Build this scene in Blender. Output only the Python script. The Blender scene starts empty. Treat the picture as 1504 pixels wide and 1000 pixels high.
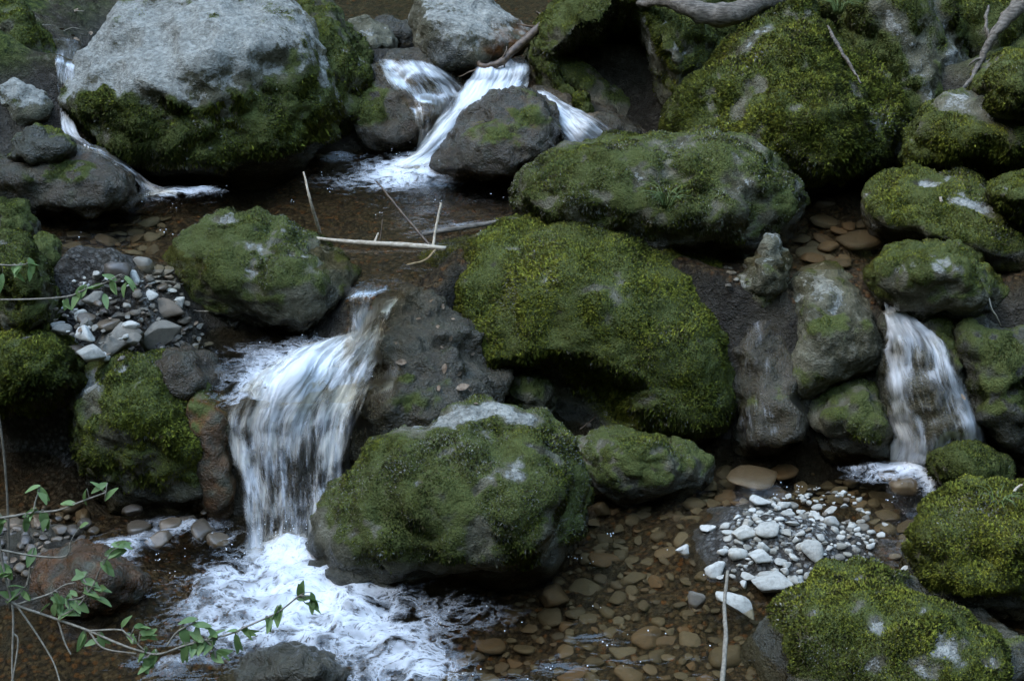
import bpy, bmesh, math, random
import numpy as np
from mathutils import Vector, Matrix

# ---------------------------------------------------------------- camera, sky, sun, exposure
SC = bpy.context.scene
COL = SC.collection
HFOV = math.radians(36.0)
PITCH = math.radians(24.0)
CAMZ = 3.0
cam_data = bpy.data.cameras.new("camera")
cam_data.sensor_width = 36.0
cam_data.lens = 18.0 / math.tan(HFOV / 2)
cam_data.clip_start = 0.05
cam_data.clip_end = 500.0
cam = bpy.data.objects.new("camera", cam_data)
COL.objects.link(cam)
cam.location = (0, 0, CAMZ)
cam.rotation_euler = (math.radians(90) - PITCH, 0, 0)
SC.camera = cam

SUN_EL, SUN_AZ = math.radians(40), math.radians(-100)   # azimuth measured from +Y (upstream) towards +X
world = bpy.data.worlds.new("World")
SC.world = world
world.use_nodes = True
wn = world.node_tree
sky = wn.nodes.new("ShaderNodeTexSky")
sky.sky_type = 'NISHITA'
sky.sun_disc = False
sky.sun_elevation = SUN_EL
sky.sun_rotation = SUN_AZ
sky.ozone_density = 1.5
sky.air_density = 1.8
bg = wn.nodes["Background"]
bg.inputs["Strength"].default_value = 0.15
wn.links.new(sky.outputs[0], bg.inputs["Color"])

sun_data = bpy.data.lights.new("sun", 'SUN')
sun_data.energy = 0.5
sun_data.angle = math.radians(60)
sun_data.color = (1.0, 0.96, 0.9)
sun = bpy.data.objects.new("sun", sun_data)
COL.objects.link(sun)
sdir = Vector((math.sin(SUN_AZ) * math.cos(SUN_EL), math.cos(SUN_AZ) * math.cos(SUN_EL), math.sin(SUN_EL)))
sun.rotation_euler = (-sdir).to_track_quat('-Z', 'Y').to_euler()
sun.location = (0, 6, 20)

SC.view_settings.view_transform = 'Standard'
SC.view_settings.look = 'None'
SC.view_settings.gamma = 1.0
SC.view_settings.exposure = 3.15
SC.cycles.max_bounces = 6
SC.cycles.diffuse_bounces = 3
SC.cycles.glossy_bounces = 3
SC.cycles.transparent_max_bounces = 24
SC.cycles.caustics_reflective = False
SC.cycles.caustics_refractive = False

# ---------------------------------------------------------------- picture measurements -> points of the place
TH = math.tan(HFOV / 2)
CP, SP = math.cos(PITCH), math.sin(PITCH)
FWD = np.array((0, CP, -SP)); UP = np.array((0, SP, CP)); RIGHT = np.array((1.0, 0, 0))
CAM = np.array((0, 0, CAMZ))
def ray(px, py):
    a = (px - 752) / 752 * TH
    b = (500 - py) / 752 * TH
    return FWD + a * RIGHT + b * UP
def on_depth(px, py, d):
    return CAM + ray(px, py) * d
def on_z(px, py, z):
    r = ray(px, py)
    return CAM + r * ((z - CAMZ) / r[2])
def depth_at(px, py, z):
    return (z - CAMZ) / ray(px, py)[2]
def project(P):
    Q = P - CAM
    d = Q @ FWD
    return 752 + (Q @ RIGHT) / d / TH * 752, 500 - (Q @ UP) / d / TH * 752, d
def px_size(d):
    return d * TH / 752

# ---------------------------------------------------------------- noise
_rs = np.random.RandomState(7)
_PERM = np.concatenate([_rs.permutation(256)] * 3)
_G = _rs.normal(size=(256, 3)); _G /= np.linalg.norm(_G, axis=1)[:, None]
def noise3(P, seed=0):
    P = np.asarray(P, float) + seed * 17.31
    I = np.floor(P).astype(int); F = P - I
    U = F * F * F * (F * (F * 6 - 15) + 10)
    I &= 255
    out = np.zeros(len(P))
    for dx in (0, 1):
        wx = U[:, 0] if dx else 1 - U[:, 0]
        for dy in (0, 1):
            wy = U[:, 1] if dy else 1 - U[:, 1]
            for dz in (0, 1):
                wz = U[:, 2] if dz else 1 - U[:, 2]
                h = _PERM[_PERM[_PERM[(I[:, 0] + dx) & 255] + ((I[:, 1] + dy) & 255)] + ((I[:, 2] + dz) & 255)]
                g = _G[h]
                out += wx * wy * wz * (g[:, 0] * (F[:, 0] - dx) + g[:, 1] * (F[:, 1] - dy) + g[:, 2] * (F[:, 2] - dz))
    return out * 1.6
def fbm(P, octs=4, seed=0, gain=0.5):
    s = 0; a = 1.0; f = 1.0
    for o in range(octs):
        s = s + a * noise3(np.asarray(P) * f, seed + o)
        a *= gain; f *= 2.03
    return s
def sstep(a, b, x):
    t = np.clip((x - a) / (b - a), 0, 1)
    return t * t * (3 - 2 * t)

# ---------------------------------------------------------------- object helpers
def mesh_obj(name, V, F, mat=None, parent=None, smooth=True, attrs=None):
    me = bpy.data.meshes.new(name)
    V = np.asarray(V, dtype=np.float32)
    if isinstance(F, np.ndarray):
        k = F.shape[1]
        me.vertices.add(len(V)); me.vertices.foreach_set("co", V.ravel())
        me.loops.add(F.size); me.loops.foreach_set("vertex_index", F.astype(np.int32).ravel())
        me.polygons.add(len(F))
        me.polygons.foreach_set("loop_start", np.arange(0, F.size, k, dtype=np.int32))
        me.update(calc_edges=True)
    else:
        me.from_pydata(V.tolist(), [], F)
        me.update()
    if smooth:
        me.polygons.foreach_set("use_smooth", np.ones(len(me.polygons), dtype=bool))
    for k, a in (attrs or {}).items():
        if getattr(a, 'ndim', 1) == 2:
            at = me.attributes.new(k, 'FLOAT_VECTOR', 'POINT')
            at.data.foreach_set("vector", np.asarray(a, dtype=np.float32).ravel()); continue
        at = me.attributes.new(k, 'FLOAT', 'POINT')
        at.data.foreach_set("value", np.asarray(a, dtype=np.float32))
    if mat: me.materials.append(mat)
    o = bpy.data.objects.new(name, me)
    COL.objects.link(o)
    if parent:
        o.parent = parent
        o.matrix_parent_inverse = Matrix.Translation(-parent.location)
    return o
def tag(o, label=None, cat=None, group=None, kind=None):
    if label: o["label"] = label
    if cat: o["category"] = cat
    if group: o["group"] = group
    if kind: o["kind"] = kind
    return o
def recenter(o, loc):
    """put the object's own origin at loc without moving its surface"""
    me = o.data
    n = len(me.vertices)
    a = np.empty(n * 3, dtype=np.float32); me.vertices.foreach_get("co", a)
    a = a.reshape(-1, 3) - np.asarray(loc, dtype=np.float32)
    me.vertices.foreach_set("co", a.ravel()); me.update()
    o.location = loc
    return o

_ICO = {}
def ico(level):
    if level not in _ICO:
        bm = bmesh.new(); bmesh.ops.create_icosphere(bm, subdivisions=level, radius=1)
        V = np.array([v.co[:] for v in bm.verts]); F = np.array([[v.index for v in f.verts] for f in bm.faces])
        bm.free(); _ICO[level] = (V / np.linalg.norm(V, axis=1)[:, None], F)
    return _ICO[level]
def vnormals(V, F):
    n = np.cross(V[F[:, 1]] - V[F[:, 0]], V[F[:, 2]] - V[F[:, 0]])
    N = np.zeros_like(V)
    for k in range(3):
        for c in range(3):
            N[:, c] += np.bincount(F[:, k], weights=n[:, c], minlength=len(V))
    return N / (np.linalg.norm(N, axis=1)[:, None] + 1e-12), np.linalg.norm(n, axis=1) / 2

def tube(path, radii, sides=6, seed=None, wob=0.0):
    P = np.array(path, float); n = len(P)
    radii = np.interp(np.linspace(0, 1, n), np.linspace(0, 1, len(radii)), radii)
    T = np.gradient(P, axis=0); T /= np.linalg.norm(T, axis=1)[:, None] + 1e-9
    V = []; F = []
    ref = np.array((0.13, 0.2, 1.0))
    for i in range(n):
        r_ = ref if abs(T[i] @ ref) < 0.95 * np.linalg.norm(ref) else np.array((1.0, 0, 0.1))
        a = np.cross(T[i], r_); a /= np.linalg.norm(a); b = np.cross(T[i], a)
        for s in range(sides):
            t = 2 * math.pi * s / sides
            V.append(P[i] + (a * math.cos(t) + b * math.sin(t)) * radii[i])
    for i in range(n - 1):
        for s in range(sides):
            s2 = (s + 1) % sides
            F.append((i * sides + s, i * sides + s2, (i + 1) * sides + s2, (i + 1) * sides + s))
    F.append(tuple(range(sides))[::-1]); F.append(tuple((n - 1) * sides + s for s in range(sides)))
    V = np.array(V)
    if wob:
        V = V + wob * np.stack([noise3(V * 30, 3), noise3(V * 30, 5), noise3(V * 30, 9)], 1)
    return V, F
def curve_pts(ctrl, n=24):
    """Catmull-Rom through the control points"""
    P = np.array(ctrl, float)
    P = np.vstack([2 * P[0] - P[1], P, 2 * P[-1] - P[-2]])
    out = []
    m = len(P) - 3
    for i in range(m):
        for t in np.linspace(0, 1, max(2, n // m), endpoint=(i == m - 1)):
            a, b, c, d = P[i:i + 4]
            out.append(0.5 * (2 * b + (c - a) * t + (2 * a - 5 * b + 4 * c - d) * t * t + (3 * b - a - 3 * c + d) * t ** 3))
    return np.array(out)
def merge(parts):
    V = []; F = []; k = 0
    for v, f in parts:
        V.append(np.asarray(v)); F += [tuple(int(i) + k for i in q) for q in f]; k += len(v)
    return np.vstack(V), F
# ---------------------------------------------------------------- materials
class N:
    """small node-tree writer"""
    def __init__(s, name):
        s.m = bpy.data.materials.new(name); s.m.use_nodes = True
        s.t = s.m.node_tree; s.t.nodes.clear()
        s.out = s.t.nodes.new("ShaderNodeOutputMaterial")
        s.geo = None
    def n(s, typ, ins=None, **props):
        nd = s.t.nodes.new("ShaderNode" + typ)
        for k, v in props.items(): setattr(nd, k, v)
        for k, v in (ins or {}).items(): s.set(nd.inputs[k], v)
        return nd
    def set(s, inp, v):
        if hasattr(v, "bl_idname") and not isinstance(v, bpy.types.NodeSocket): v = v.outputs[0]
        if isinstance(v, bpy.types.NodeSocket): s.t.links.new(v, inp)
        else:
            if isinstance(v, tuple) and len(v) == 3 and inp.type == 'RGBA': v = (*v, 1)
            inp.default_value = v
    def pos(s, scale=(1, 1, 1)):
        if not s.geo: s.geo = s.n("NewGeometry")
        if scale == (1, 1, 1): return s.geo.outputs["Position"]
        return s.n("VectorMath", {0: s.geo.outputs["Position"], 1: scale}, operation='MULTIPLY').outputs[0]
    def attr(s, name): return s.n("Attribute", attribute_name=name).outputs["Fac"]
    def noise(s, scale, detail=4, rough=0.55, vec=None, dist=0.0):
        return s.n("TexNoise", {"Vector": vec or s.pos(), "Scale": scale, "Detail": detail, "Roughness": rough, "Distortion": dist}).outputs["Fac"]
    def mix(s, f, a, b): 
        nd = s.t.nodes.new("ShaderNodeMix"); nd.data_type = 'RGBA'
        s.set(nd.inputs[0], f); s.set(nd.inputs[6], a); s.set(nd.inputs[7], b)
        return nd.outputs[2]
    def ramp(s, f, lo, hi, a=0.0, b=1.0):
        return s.n("MapRange", {"Value": f, "From Min": lo, "From Max": hi, "To Min": a, "To Max": b}, interpolation_type='SMOOTHSTEP').outputs[0]
    def math(s, op, a, b=0.0, c=None):
        nd = s.n("Math", {0: a, 1: b}, operation=op)
        if c is not None: s.set(nd.inputs[2], c)
        return nd.outputs[0]
    def bump(s, h, strength=0.5, dist=0.01, normal=None):
        ins = {"Height": h, "Strength": strength, "Distance": dist}
        if normal is not None: ins["Normal"] = normal
        return s.n("Bump", ins).outputs[0]
    def done(s, shader): s.set(s.out.inputs["Surface"], shader); return s.m

def make_rock_mat():
    k = N("stream_rock")
    moss, pale, wet, rust = (k.attr(a) for a in ("moss", "pale", "wet", "rust"))
    n1 = k.noise(5, 6, 0.6); n2 = k.noise(38, 5, 0.65); n3 = k.noise(170, 3, 0.6)
    speck = k.n("TexVoronoi", {"Vector": k.pos(), "Scale": 95.0}).outputs["Distance"]
    c = k.mix(k.ramp(n1, .35, .68), (0.050, 0.046, 0.026), (0.145, 0.133, 0.088))
    c = k.mix(k.ramp(n2, .45, .72, 0, .55), c, (0.22, 0.20, 0.15))
    c = k.mix(k.ramp(n3, .56, .72, 0, .5), c, (0.04, 0.037, 0.03))
    # pale lichen crust, broken up by noise
    pn = k.math('ADD', pale, k.math('MULTIPLY', k.math('SUBTRACT', k.noise(36, 8, 0.75), .5), 2.3))
    pf = k.ramp(pn, .45, .66, 0, .9)
    pc = k.mix(k.ramp(n2, .35, .65), (0.21, 0.205, 0.175), (0.37, 0.36, 0.31))
    pc = k.mix(k.ramp(k.noise(70, 4, .7), .54, .66, 0, .75), pc, (0.12, 0.12, 0.105))
    cr = k.noise(1.0, 6, .62, k.pos((5, 13, 16)), 1.2)
    cr = k.math('ABSOLUTE', k.math('SUBTRACT', cr, .5))
    pc = k.mix(k.ramp(cr, .0, .02, .3, 0), pc, (0.13, 0.125, 0.105))
    c = k.mix(pf, c, pc)
    c = k.mix(k.math('MULTIPLY', rust, k.ramp(k.noise(16, 4), .3, .6)), c, (0.17, 0.065, 0.018))
    mc = k.mix(n2, (0.045, 0.054, 0.014), (0.095, 0.105, 0.032))
    mf = k.ramp(k.math('ADD', moss, k.math('MULTIPLY', k.math('SUBTRACT', n2, .5), 1.2)), .12, .7)
    c = k.mix(mf, c, mc)
    wn_ = k.ramp(k.math('ADD', wet, k.math('MULTIPLY', k.math('SUBTRACT', k.noise(14, 4), .5), .7)), .3, .7)
    wc = k.mix(.72, c, (0.017, 0.0155, 0.008))
    c = k.mix(wn_, c, wc)
    h = k.math('ADD', k.math('MULTIPLY', n2, 1.0), k.math('MULTIPLY', n3, .45))
    h = k.math('ADD', h, k.math('MULTIPLY', speck, .25))
    h = k.math('ADD', h, k.math('MULTIPLY', k.ramp(cr, 0, .06), k.math('MULTIPLY', pf, .2)))
    b = k.bump(k.math('ADD', h, k.math('MULTIPLY', n1, 2.5)), 1.0, .016)
    p = k.n("BsdfPrincipled", {"Base Color": c, "Roughness": k.math('MULTIPLY_ADD', wn_, -.69, .9), "Normal": b, "Specular IOR Level": k.math('MULTIPLY_ADD', wn_, .28, .12)})
    return k.done(p)

def make_moss_mat():
    k = N("moss_fronds")
    t, v = k.attr("tint"), k.attr("var")
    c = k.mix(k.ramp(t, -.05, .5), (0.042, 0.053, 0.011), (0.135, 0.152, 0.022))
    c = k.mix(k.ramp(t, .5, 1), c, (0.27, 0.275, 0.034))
    c = k.mix(k.ramp(v, .72, .9), c, (0.125, 0.105, 0.05))
    c = k.mix(k.ramp(v, .95, .985), c, (0.26, 0.25, 0.20))
    p = k.n("BsdfPrincipled", {"Base Color": c, "Roughness": .8, "Specular IOR Level": .08, "Normal": k.n("Attribute", attribute_name="lean").outputs["Vector"]})
    return k.done(p)

def make_bed_mat():
    k = N("stream_bed_ground")
    wet, gravel = k.attr("wet"), k.attr("gravel")
    n1 = k.noise(4, 5); n2 = k.noise(30, 5, .65); n3 = k.noise(120, 3, .6)
    vo = k.n("TexVoronoi", {"Vector": k.pos(), "Scale": 52.0, "Randomness": 1.0})
    vc = k.n("SeparateColor", {0: vo.outputs["Color"]})
    soil = k.mix(k.ramp(n1, .35, .65), (0.029, 0.024, 0.014), (0.078, 0.066, 0.042))
    soil = k.mix(k.ramp(n2, .5, .7, 0, .7), soil, (0.15, 0.13, 0.105))
    soil = k.mix(k.ramp(k.noise(11, 5, .7), .52, .64, 0, .8), soil, (0.018, 0.013, 0.008))
    soil = k.mix(k.ramp(n3, .55, .7, 0, .7), soil, (0.02, 0.015, 0.01))
    gc = k.mix(vc.outputs[0], (0.07, 0.048, 0.024), (0.19, 0.13, 0.065))
    gc = k.mix(k.ramp(vc.outputs[1], .78, .95), gc, (0.23, 0.1, 0.03))
    gc = k.mix(k.ramp(vo.outputs["Distance"], .36, .75), gc, (0.03, 0.02, 0.011))
    gt = k.mix(vc.outputs[2], (0.13, 0.12, 0.10), (0.36, 0.35, 0.32))
    gt = k.mix(k.ramp(vo.outputs["Distance"], .3, .6), gt, (0.05, 0.043, 0.034))
    bk = k.math('MULTIPLY', k.attr('bank'), k.ramp(k.noise(2.6, 6, .7), .40, .56))
    soil = k.mix(bk, soil, k.mix(k.ramp(n2, .35, .65), (0.022, 0.032, 0.009), (0.085, 0.10, 0.022)))
    c = k.mix(gravel, soil, gc)
    c = k.mix(k.attr('grit'), c, gt)
    c = k.mix(wet, c, k.mix(.5, c, (0.014, 0.010, 0.007)))
    h = k.math('ADD', n2, k.math('MULTIPLY', n3, .5))
    h = k.math('SUBTRACT', h, k.math('MULTIPLY', k.math('MULTIPLY', vo.outputs["Distance"], k.math('MAXIMUM', gravel, k.attr('grit'))), .9))
    b = k.bump(k.math('ADD', h, k.math('MULTIPLY', k.noise(11, 5, .7), 2.2)), 1.0, .022)
    p = k.n("BsdfPrincipled", {"Base Color": c, "Roughness": k.math('MULTIPLY_ADD', wet, -.55, .92), "Normal": b, "Specular IOR Level": k.math('MULTIPLY_ADD', wet, .14, .12)})
    return k.done(p)

def make_hill_mat():
    k = N("wooded_bank_ground")
    n1 = k.noise(1.2, 6, .65); n2 = k.noise(7, 5, .7)
    c = k.mix(k.ramp(n1, .38, .6), (0.016, 0.020, 0.008), (0.055, 0.062, 0.020))
    c = k.mix(k.ramp(n2, .5, .7), c, (0.05, 0.04, 0.026))
    p = k.n("BsdfPrincipled", {"Base Color": c, "Roughness": .95, "Specular IOR Level": .1, "Normal": k.bump(n2, 1, .2)})
    return k.done(p)

def make_pool_mat(name, tint=(0.87, 0.80, 0.67)):
    """clear brownish stream water with foam lying on it; 'foam' and 'rough' are painted per point"""
    k = N(name)
    foam, rough = k.attr("foam"), k.attr("rough")
    w1 = k.noise(9, 3, .5, k.pos((1, 1.9, 1)), .6); w2 = k.noise(34, 3, .55, None, .4); w3 = k.noise(90, 2)
    h = k.math('ADD', w1, k.math('MULTIPLY', w2, k.math('MULTIPLY_ADD', rough, .55, .07)))
    h = k.math('ADD', h, k.math('MULTIPLY', w3, k.math('MULTIPLY', rough, .2)))
    nb = k.bump(h, k.math('MULTIPLY_ADD', rough, .6, .035), .03)
    fr = k.n("Fresnel", {"IOR": 1.333, "Normal": nb})
    gl = k.n("BsdfGlossy", {"Color": (1, 1, 1), "Roughness": .06, "Normal": nb})
    tr = k.n("BsdfTransparent", {"Color": tint})
    water = k.n("MixShader", {0: fr, 1: tr, 2: gl})
    # lacy foam: warped ridges that close into solid white as the foam attribute rises
    wp = k.n("TexNoise", {"Vector": k.pos(), "Scale": 6.0, "Detail": 3.0})
    wv = k.n("VectorMath", {0: wp.outputs["Color"], 1: (.5, .5, .5)}, operation='SUBTRACT').outputs[0]
    wv = k.n("VectorMath", {0: wv, 1: (.22, .22, .22)}, operation='MULTIPLY').outputs[0]
    wv = k.n("VectorMath", {0: k.pos(), 1: wv}, operation='ADD').outputs[0]
    f1 = k.noise(10, 5, .62, wv); f2 = k.noise(40, 4, .65, wv)
    r1 = k.math('SUBTRACT', 1.0, k.math('MULTIPLY', k.math('ABSOLUTE', k.math('SUBTRACT', f1, .5)), 5.5))
    r2 = k.math('SUBTRACT', 1.0, k.math('MULTIPLY', k.math('ABSOLUTE', k.math('SUBTRACT', f2, .5)), 4.0))
    lace = k.math('ADD', k.math('MULTIPLY', r1, .65), k.math('MULTIPLY', r2, .35))
    val = k.math('ADD', k.math('MULTIPLY', foam, 1.1), k.math('MULTIPLY', lace, .85))
    ff = k.ramp(val, .78, 1.85, 0, .9)
    ff = k.math('MULTIPLY', ff, k.ramp(foam, .02, .14))
    fb = k.bump(k.math('ADD', f2, k.math('MULTIPLY', f1, 2.0)), .35, .02)
    fo = k.n("BsdfDiffuse", {"Color": (.72, .72, .72), "Normal": fb})
    return k.done(k.n("MixShader", {0: ff, 1: water, 2: fo}))

def make_fall_mat(name, fu=15.0, fv=2.4):
    """falling water: clear glossy film broken by white aerated streaks that run along the flow (u across, v down the fall, in metres)"""
    k = N(name)
    u, v, foam = k.attr("u"), k.attr("v"), k.attr("foam")
    vec = k.n("CombineXYZ", {0: u, 1: v, 2: k.attr("layer")}).outputs[0]
    s1 = k.noise(1.0, 4, .6, k.n("VectorMath", {0: vec, 1: (fu, fv, 9)}, operation='MULTIPLY').outputs[0], .9)
    s2 = k.noise(1.0, 3, .6, k.n("VectorMath", {0: vec, 1: (fu * 3.6, fv * 3.0, 9)}, operation='MULTIPLY').outputs[0], .7)
    s3 = k.noise(1.0, 3, .6, k.n("VectorMath", {0: vec, 1: (9, 5, 9)}, operation='MULTIPLY').outputs[0], .8)
    st = k.math('ADD', k.math('ADD', k.math('MULTIPLY', s1, .45), k.math('MULTIPLY', s2, .32)), k.math('MULTIPLY', s3, .52))
    val = k.math('ADD', k.math('MULTIPLY', st, 2.5), k.math('MULTIPLY_ADD', foam, 1.15, -2.02))
    ff = k.ramp(val, -.05, .74, 0, .92)
    ff = k.math('MULTIPLY', ff, k.ramp(foam, .0, .1))
    nb = k.bump(k.math('ADD', s1, k.math('MULTIPLY', s2, .5)), .55, .025)
    fr = k.n("Fresnel", {"IOR": 1.333, "Normal": nb})
    gl = k.n("BsdfGlossy", {"Color": (1, 1, 1), "Roughness": .3, "Normal": nb})
    tr = k.n("BsdfTransparent", {"Color": (.93, .90, .84)})
    edge = k.attr("edge")
    water = k.n("MixShader", {0: k.math('MULTIPLY', fr, k.math('MULTIPLY', edge, .25)), 1: tr, 2: gl})
    dif = k.n("BsdfDiffuse", {"Color": (.82, .82, .82), "Normal": nb})
    tl = k.n("BsdfTranslucent", {"Color": (.80, .80, .80)})
    white = k.n("MixShader", {0: .3, 1: dif, 2: tl})
    return k.done(k.n("MixShader", {0: k.math('MULTIPLY', ff, edge), 1: water, 2: white}))

def make_plain(name, c1, c2, scale=40, rough=.8, spec=.2, bumpd=.003, stretch=(1, 1, 1), bstr=.6):
    k = N(name)
    n = k.noise(scale, 5, .62, k.pos(stretch))
    c = k.mix(k.ramp(n, .35, .66), c1, c2)
    p = k.n("BsdfPrincipled", {"Base Color": c, "Roughness": rough, "Specular IOR Level": spec, "Normal": k.bump(n, bstr, bumpd)})
    return k.done(p)
def make_pebble_mat(name, cols, wet=0.0):
    """one stone colour per object, from its Object Info random number, with its own mottling"""
    k = N(name)
    oi = k.n("ObjectInfo")
    tc = k.n("TexCoord").outputs["Object"]
    rnd = oi.outputs["Random"]
    cr = k.n("ValToRGB", {0: rnd})
    el = cr.color_ramp.elements
    el[0].position = 0; el[0].color = (*cols[0], 1); el[1].position = 1; el[1].color = (*cols[-1], 1)
    for i, c in enumerate(cols[1:-1]):
        e = el.new((i + 1) / (len(cols) - 1)); e.color = (*c, 1)
    off = k.n("VectorMath", {0: k.pos(), 1: oi.outputs["Location"]}, operation='ADD').outputs[0]
    n = k.noise(55, 5, .65, off); n2 = k.noise(240, 3, .6, off)
    c = k.mix(k.ramp(n, .42, .68, 0, .55), cr.outputs[0], k.mix(.6, cr.outputs[0], (.05, .045, .035)))
    c = k.mix(k.ramp(n2, .6, .72, 0, .4), c, (.06, .05, .04))
    p = k.n("BsdfPrincipled", {"Base Color": c, "Roughness": .85 - .55 * wet, "Specular IOR Level": .2 + .3 * wet,
                               "Normal": k.bump(k.math('ADD', n, k.math('MULTIPLY', n2, .4)), .5, .006)})
    return k.done(p)
def make_leaf_mat():
    k = N("leaf_green")
    t = k.attr("tint")
    c = k.mix(k.ramp(t, 0, 1), (0.11, 0.17, 0.055), (0.19, 0.27, 0.10))
    d = k.n("BsdfPrincipled", {"Base Color": c, "Roughness": .55, "Specular IOR Level": .3})
    tl = k.n("BsdfTranslucent", {"Color": (0.16, 0.26, 0.07)})
    return k.done(k.n("MixShader", {0: .3, 1: d, 2: tl}))

ROCK, MOSS, BED, HILL = make_rock_mat(), make_moss_mat(), make_bed_mat(), make_hill_mat()
POOL = make_pool_mat("stream_water")
FALL = make_fall_mat("falling_water")
DRYWOOD = make_plain("dry_reed", (.28, .22, .15), (.46, .39, .29), 60, .8, .2, .002)
BROWNWOOD = make_plain("wet_branch_bark", (.05, .032, .02), (.13, .085, .05), 45, .5, .4, .004)
GREYWOOD = make_plain("weathered_wood", (.06, .05, .038), (.17, .145, .115), 22, .85, .2, .006, (1, 5, 5))
TWIG = make_plain("twig_bark", (.14, .12, .09), (.24, .21, .16), 80, .8, .2, .001)
WHITESTONE = make_pebble_mat("pale_river_stone", [(.40, .38, .325), (.29, .27, .225), (.47, .45, .395), (.34, .32, .27), (.43, .40, .335), (.22, .195, .15)])
GREYSTONE = make_pebble_mat("dull_river_stone", [(.10, .08, .055), (.155, .14, .11), (.08, .062, .042), (.20, .185, .15), (.12, .09, .06)], .2)
BEDSTONE = make_pebble_mat("submerged_stone", [(.058, .043, .023), (.092, .070, .038), (.07, .052, .027), (.115, .094, .058), (.10, .058, .025), (.062, .049, .030)], .3)
WETSTONE = make_pebble_mat("wet_river_stone", [(.05, .038, .025), (.09, .068, .045), (.12, .085, .05), (.06, .05, .04)], .9)
LEAF = make_leaf_mat()
DEADLEAF = make_plain("dead_leaf", (.10, .065, .04), (.23, .17, .115), 60, .8, .2, .001)
GRASS = make_plain("grass_blade", (.07, .10, .03), (.14, .19, .06), 60, .6, .3, .001)
# ---------------------------------------------------------------- terrain: stream bed in three steps, banks, wooded gorge sides
def interp(xs, pts): return np.interp(xs, [p[0] for p in pts], [p[1] for p in pts])
STEP1 = [(-3, 5.78), (-1.55, 5.7), (-1.28, 5.36), (-1.1, 5.16), (-.8, 5.16), (-.62, 5.45), (-.45, 5.52), (-.22, 5.92), (0, 6.02), (.5, 6.02), (.85, 5.82), (1.1, 5.72), (1.6, 5.78), (2.6, 5.6)]
STEP2 = [(-3, 7.1), (-1.8, 7.15), (-.9, 7.5), (-.2, 7.65), (.5, 7.6), (1.2, 7.2), (2.6, 6.9)]
BUMPS = [  # px, py, z there, radius (m), height change
    (110, 410, .68, .30, .13), (200, 440, .6, .28, .07), (230, 520, .5, .22, -.08), (150, 480, .6, .2, -.02),
    (60, 800, .05, .34, .17), (400, 535, .4, .30, -.26), (330, 560, .4, .2, -.2), (335, 500, .42, .24, -.24), (420, 500, .45, .2, -.12), (625, 425, .68, .17, -.18), (650, 470, .55, .2, -.22), (552, 452, .66, .15, -.13), (540, 490, .6, .13, -.12), (180, 900, 0, .3, .04),
    (700, 940, 0, .45, -.16), (1155, 800, 0, .36, .20), (1140, 540, .3, .2, -.15), (1000, 700, 0, .5, .0),
    (90, 20, 1.05, .7, .22), (1180, 255, .75, .3, .14), (560, 480, .55, .2, .0), (1400, 500, .5, .4, -.2), (350, 770, 0, .25, -.12),
    (960, 640, 0, .3, .05),
]
_B = [(on_z(a, b, c)[:2], r, h) for a, b, c, r, h in BUMPS]
def ground_z(X, Y):
    X = np.asarray(X, float); Y = np.asarray(Y, float)
    s1 = interp(X, STEP1); s2 = interp(X, STEP2)
    z = -.11 + .69 * sstep(s1 - .13, s1 + .15, Y) + .37 * sstep(s2 - .3, s2 + .3, Y)
    for c, r, h in _B:
        z = z + h * np.exp(-((X - c[0]) ** 2 + (Y - c[1]) ** 2) / (r * r))
    z = z + .5 * sstep(1.9, 3.2, X) * sstep(4.2, 5.5, Y) + .55 * sstep(1.95, 3.2, -X) * sstep(3.4, 4.6, Y)
    z = z + .45 * sstep(1.2, 2.6, -X) * sstep(4.2, 3.2, Y) + .3 * sstep(1.2, 2.6, X) * sstep(4.2, 3.2, Y)
    P = np.stack([X, Y, X * 0], -1).reshape(-1, 3)
    n = (.035 * noise3(P * 3.1, 1) + .022 * noise3(P * 8.7, 2) + .010 * noise3(P * 21, 3)).reshape(X.shape)
    z = z + n
    spill = np.maximum(np.exp(-((X + .62) / .22) ** 2), np.exp(-((X - 1.55) / .2) ** 2))
    z = z + .06 * np.exp(-((Y - s1 - .22) / .11) ** 2) * (1 - spill) * (X > -1.1)
    z = z + .15 * np.exp(-((Y - s2 - .32) / .15) ** 2) * (1 - np.exp(-((X - .0) / .25) ** 2))
    rid = (1 - 2 * np.abs(noise3(P * np.array((4.5, 4.5, 1)), 8))).reshape(X.shape)
    z = z + .035 * rid * np.exp(-((Y - s1) / .35) ** 2) + .02 * rid
    z = z + sstep(2.0, 3.0, np.abs(X)) * (.10 * np.abs(fbm(P * 1.9, 3, 9)) + .03 * noise3(P * 6, 12)).reshape(X.shape)
    # unseen gorge sides, shaped to block low sky light and leave a gap overhead
    R = np.sqrt((X / 1.0) ** 2 + ((Y - 5.5) / 1.35) ** 2)
    rise = np.clip(R - 5.0, 0, 40)
    open_ = 1 - .25 * sstep(3.0, -3.0, Y) * np.exp(-(X / 9.0) ** 2) - .22 * sstep(9, 14, Y) * np.exp(-(X / 7.0) ** 2)      # sides lowered downstream and upstream to let in more sky light
    g = 1.3 * open_ * rise ** 1.06 * (1 + .22 * noise3(P * .16, 5).reshape(X.shape)) + sstep(0, 3, rise) * .5 * noise3(P * .6, 6).reshape(X.shape)
    return z + np.minimum(g, 26)
def gz(x, y): return float(ground_z(np.array([x]), np.array([y]))[0])

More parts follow.
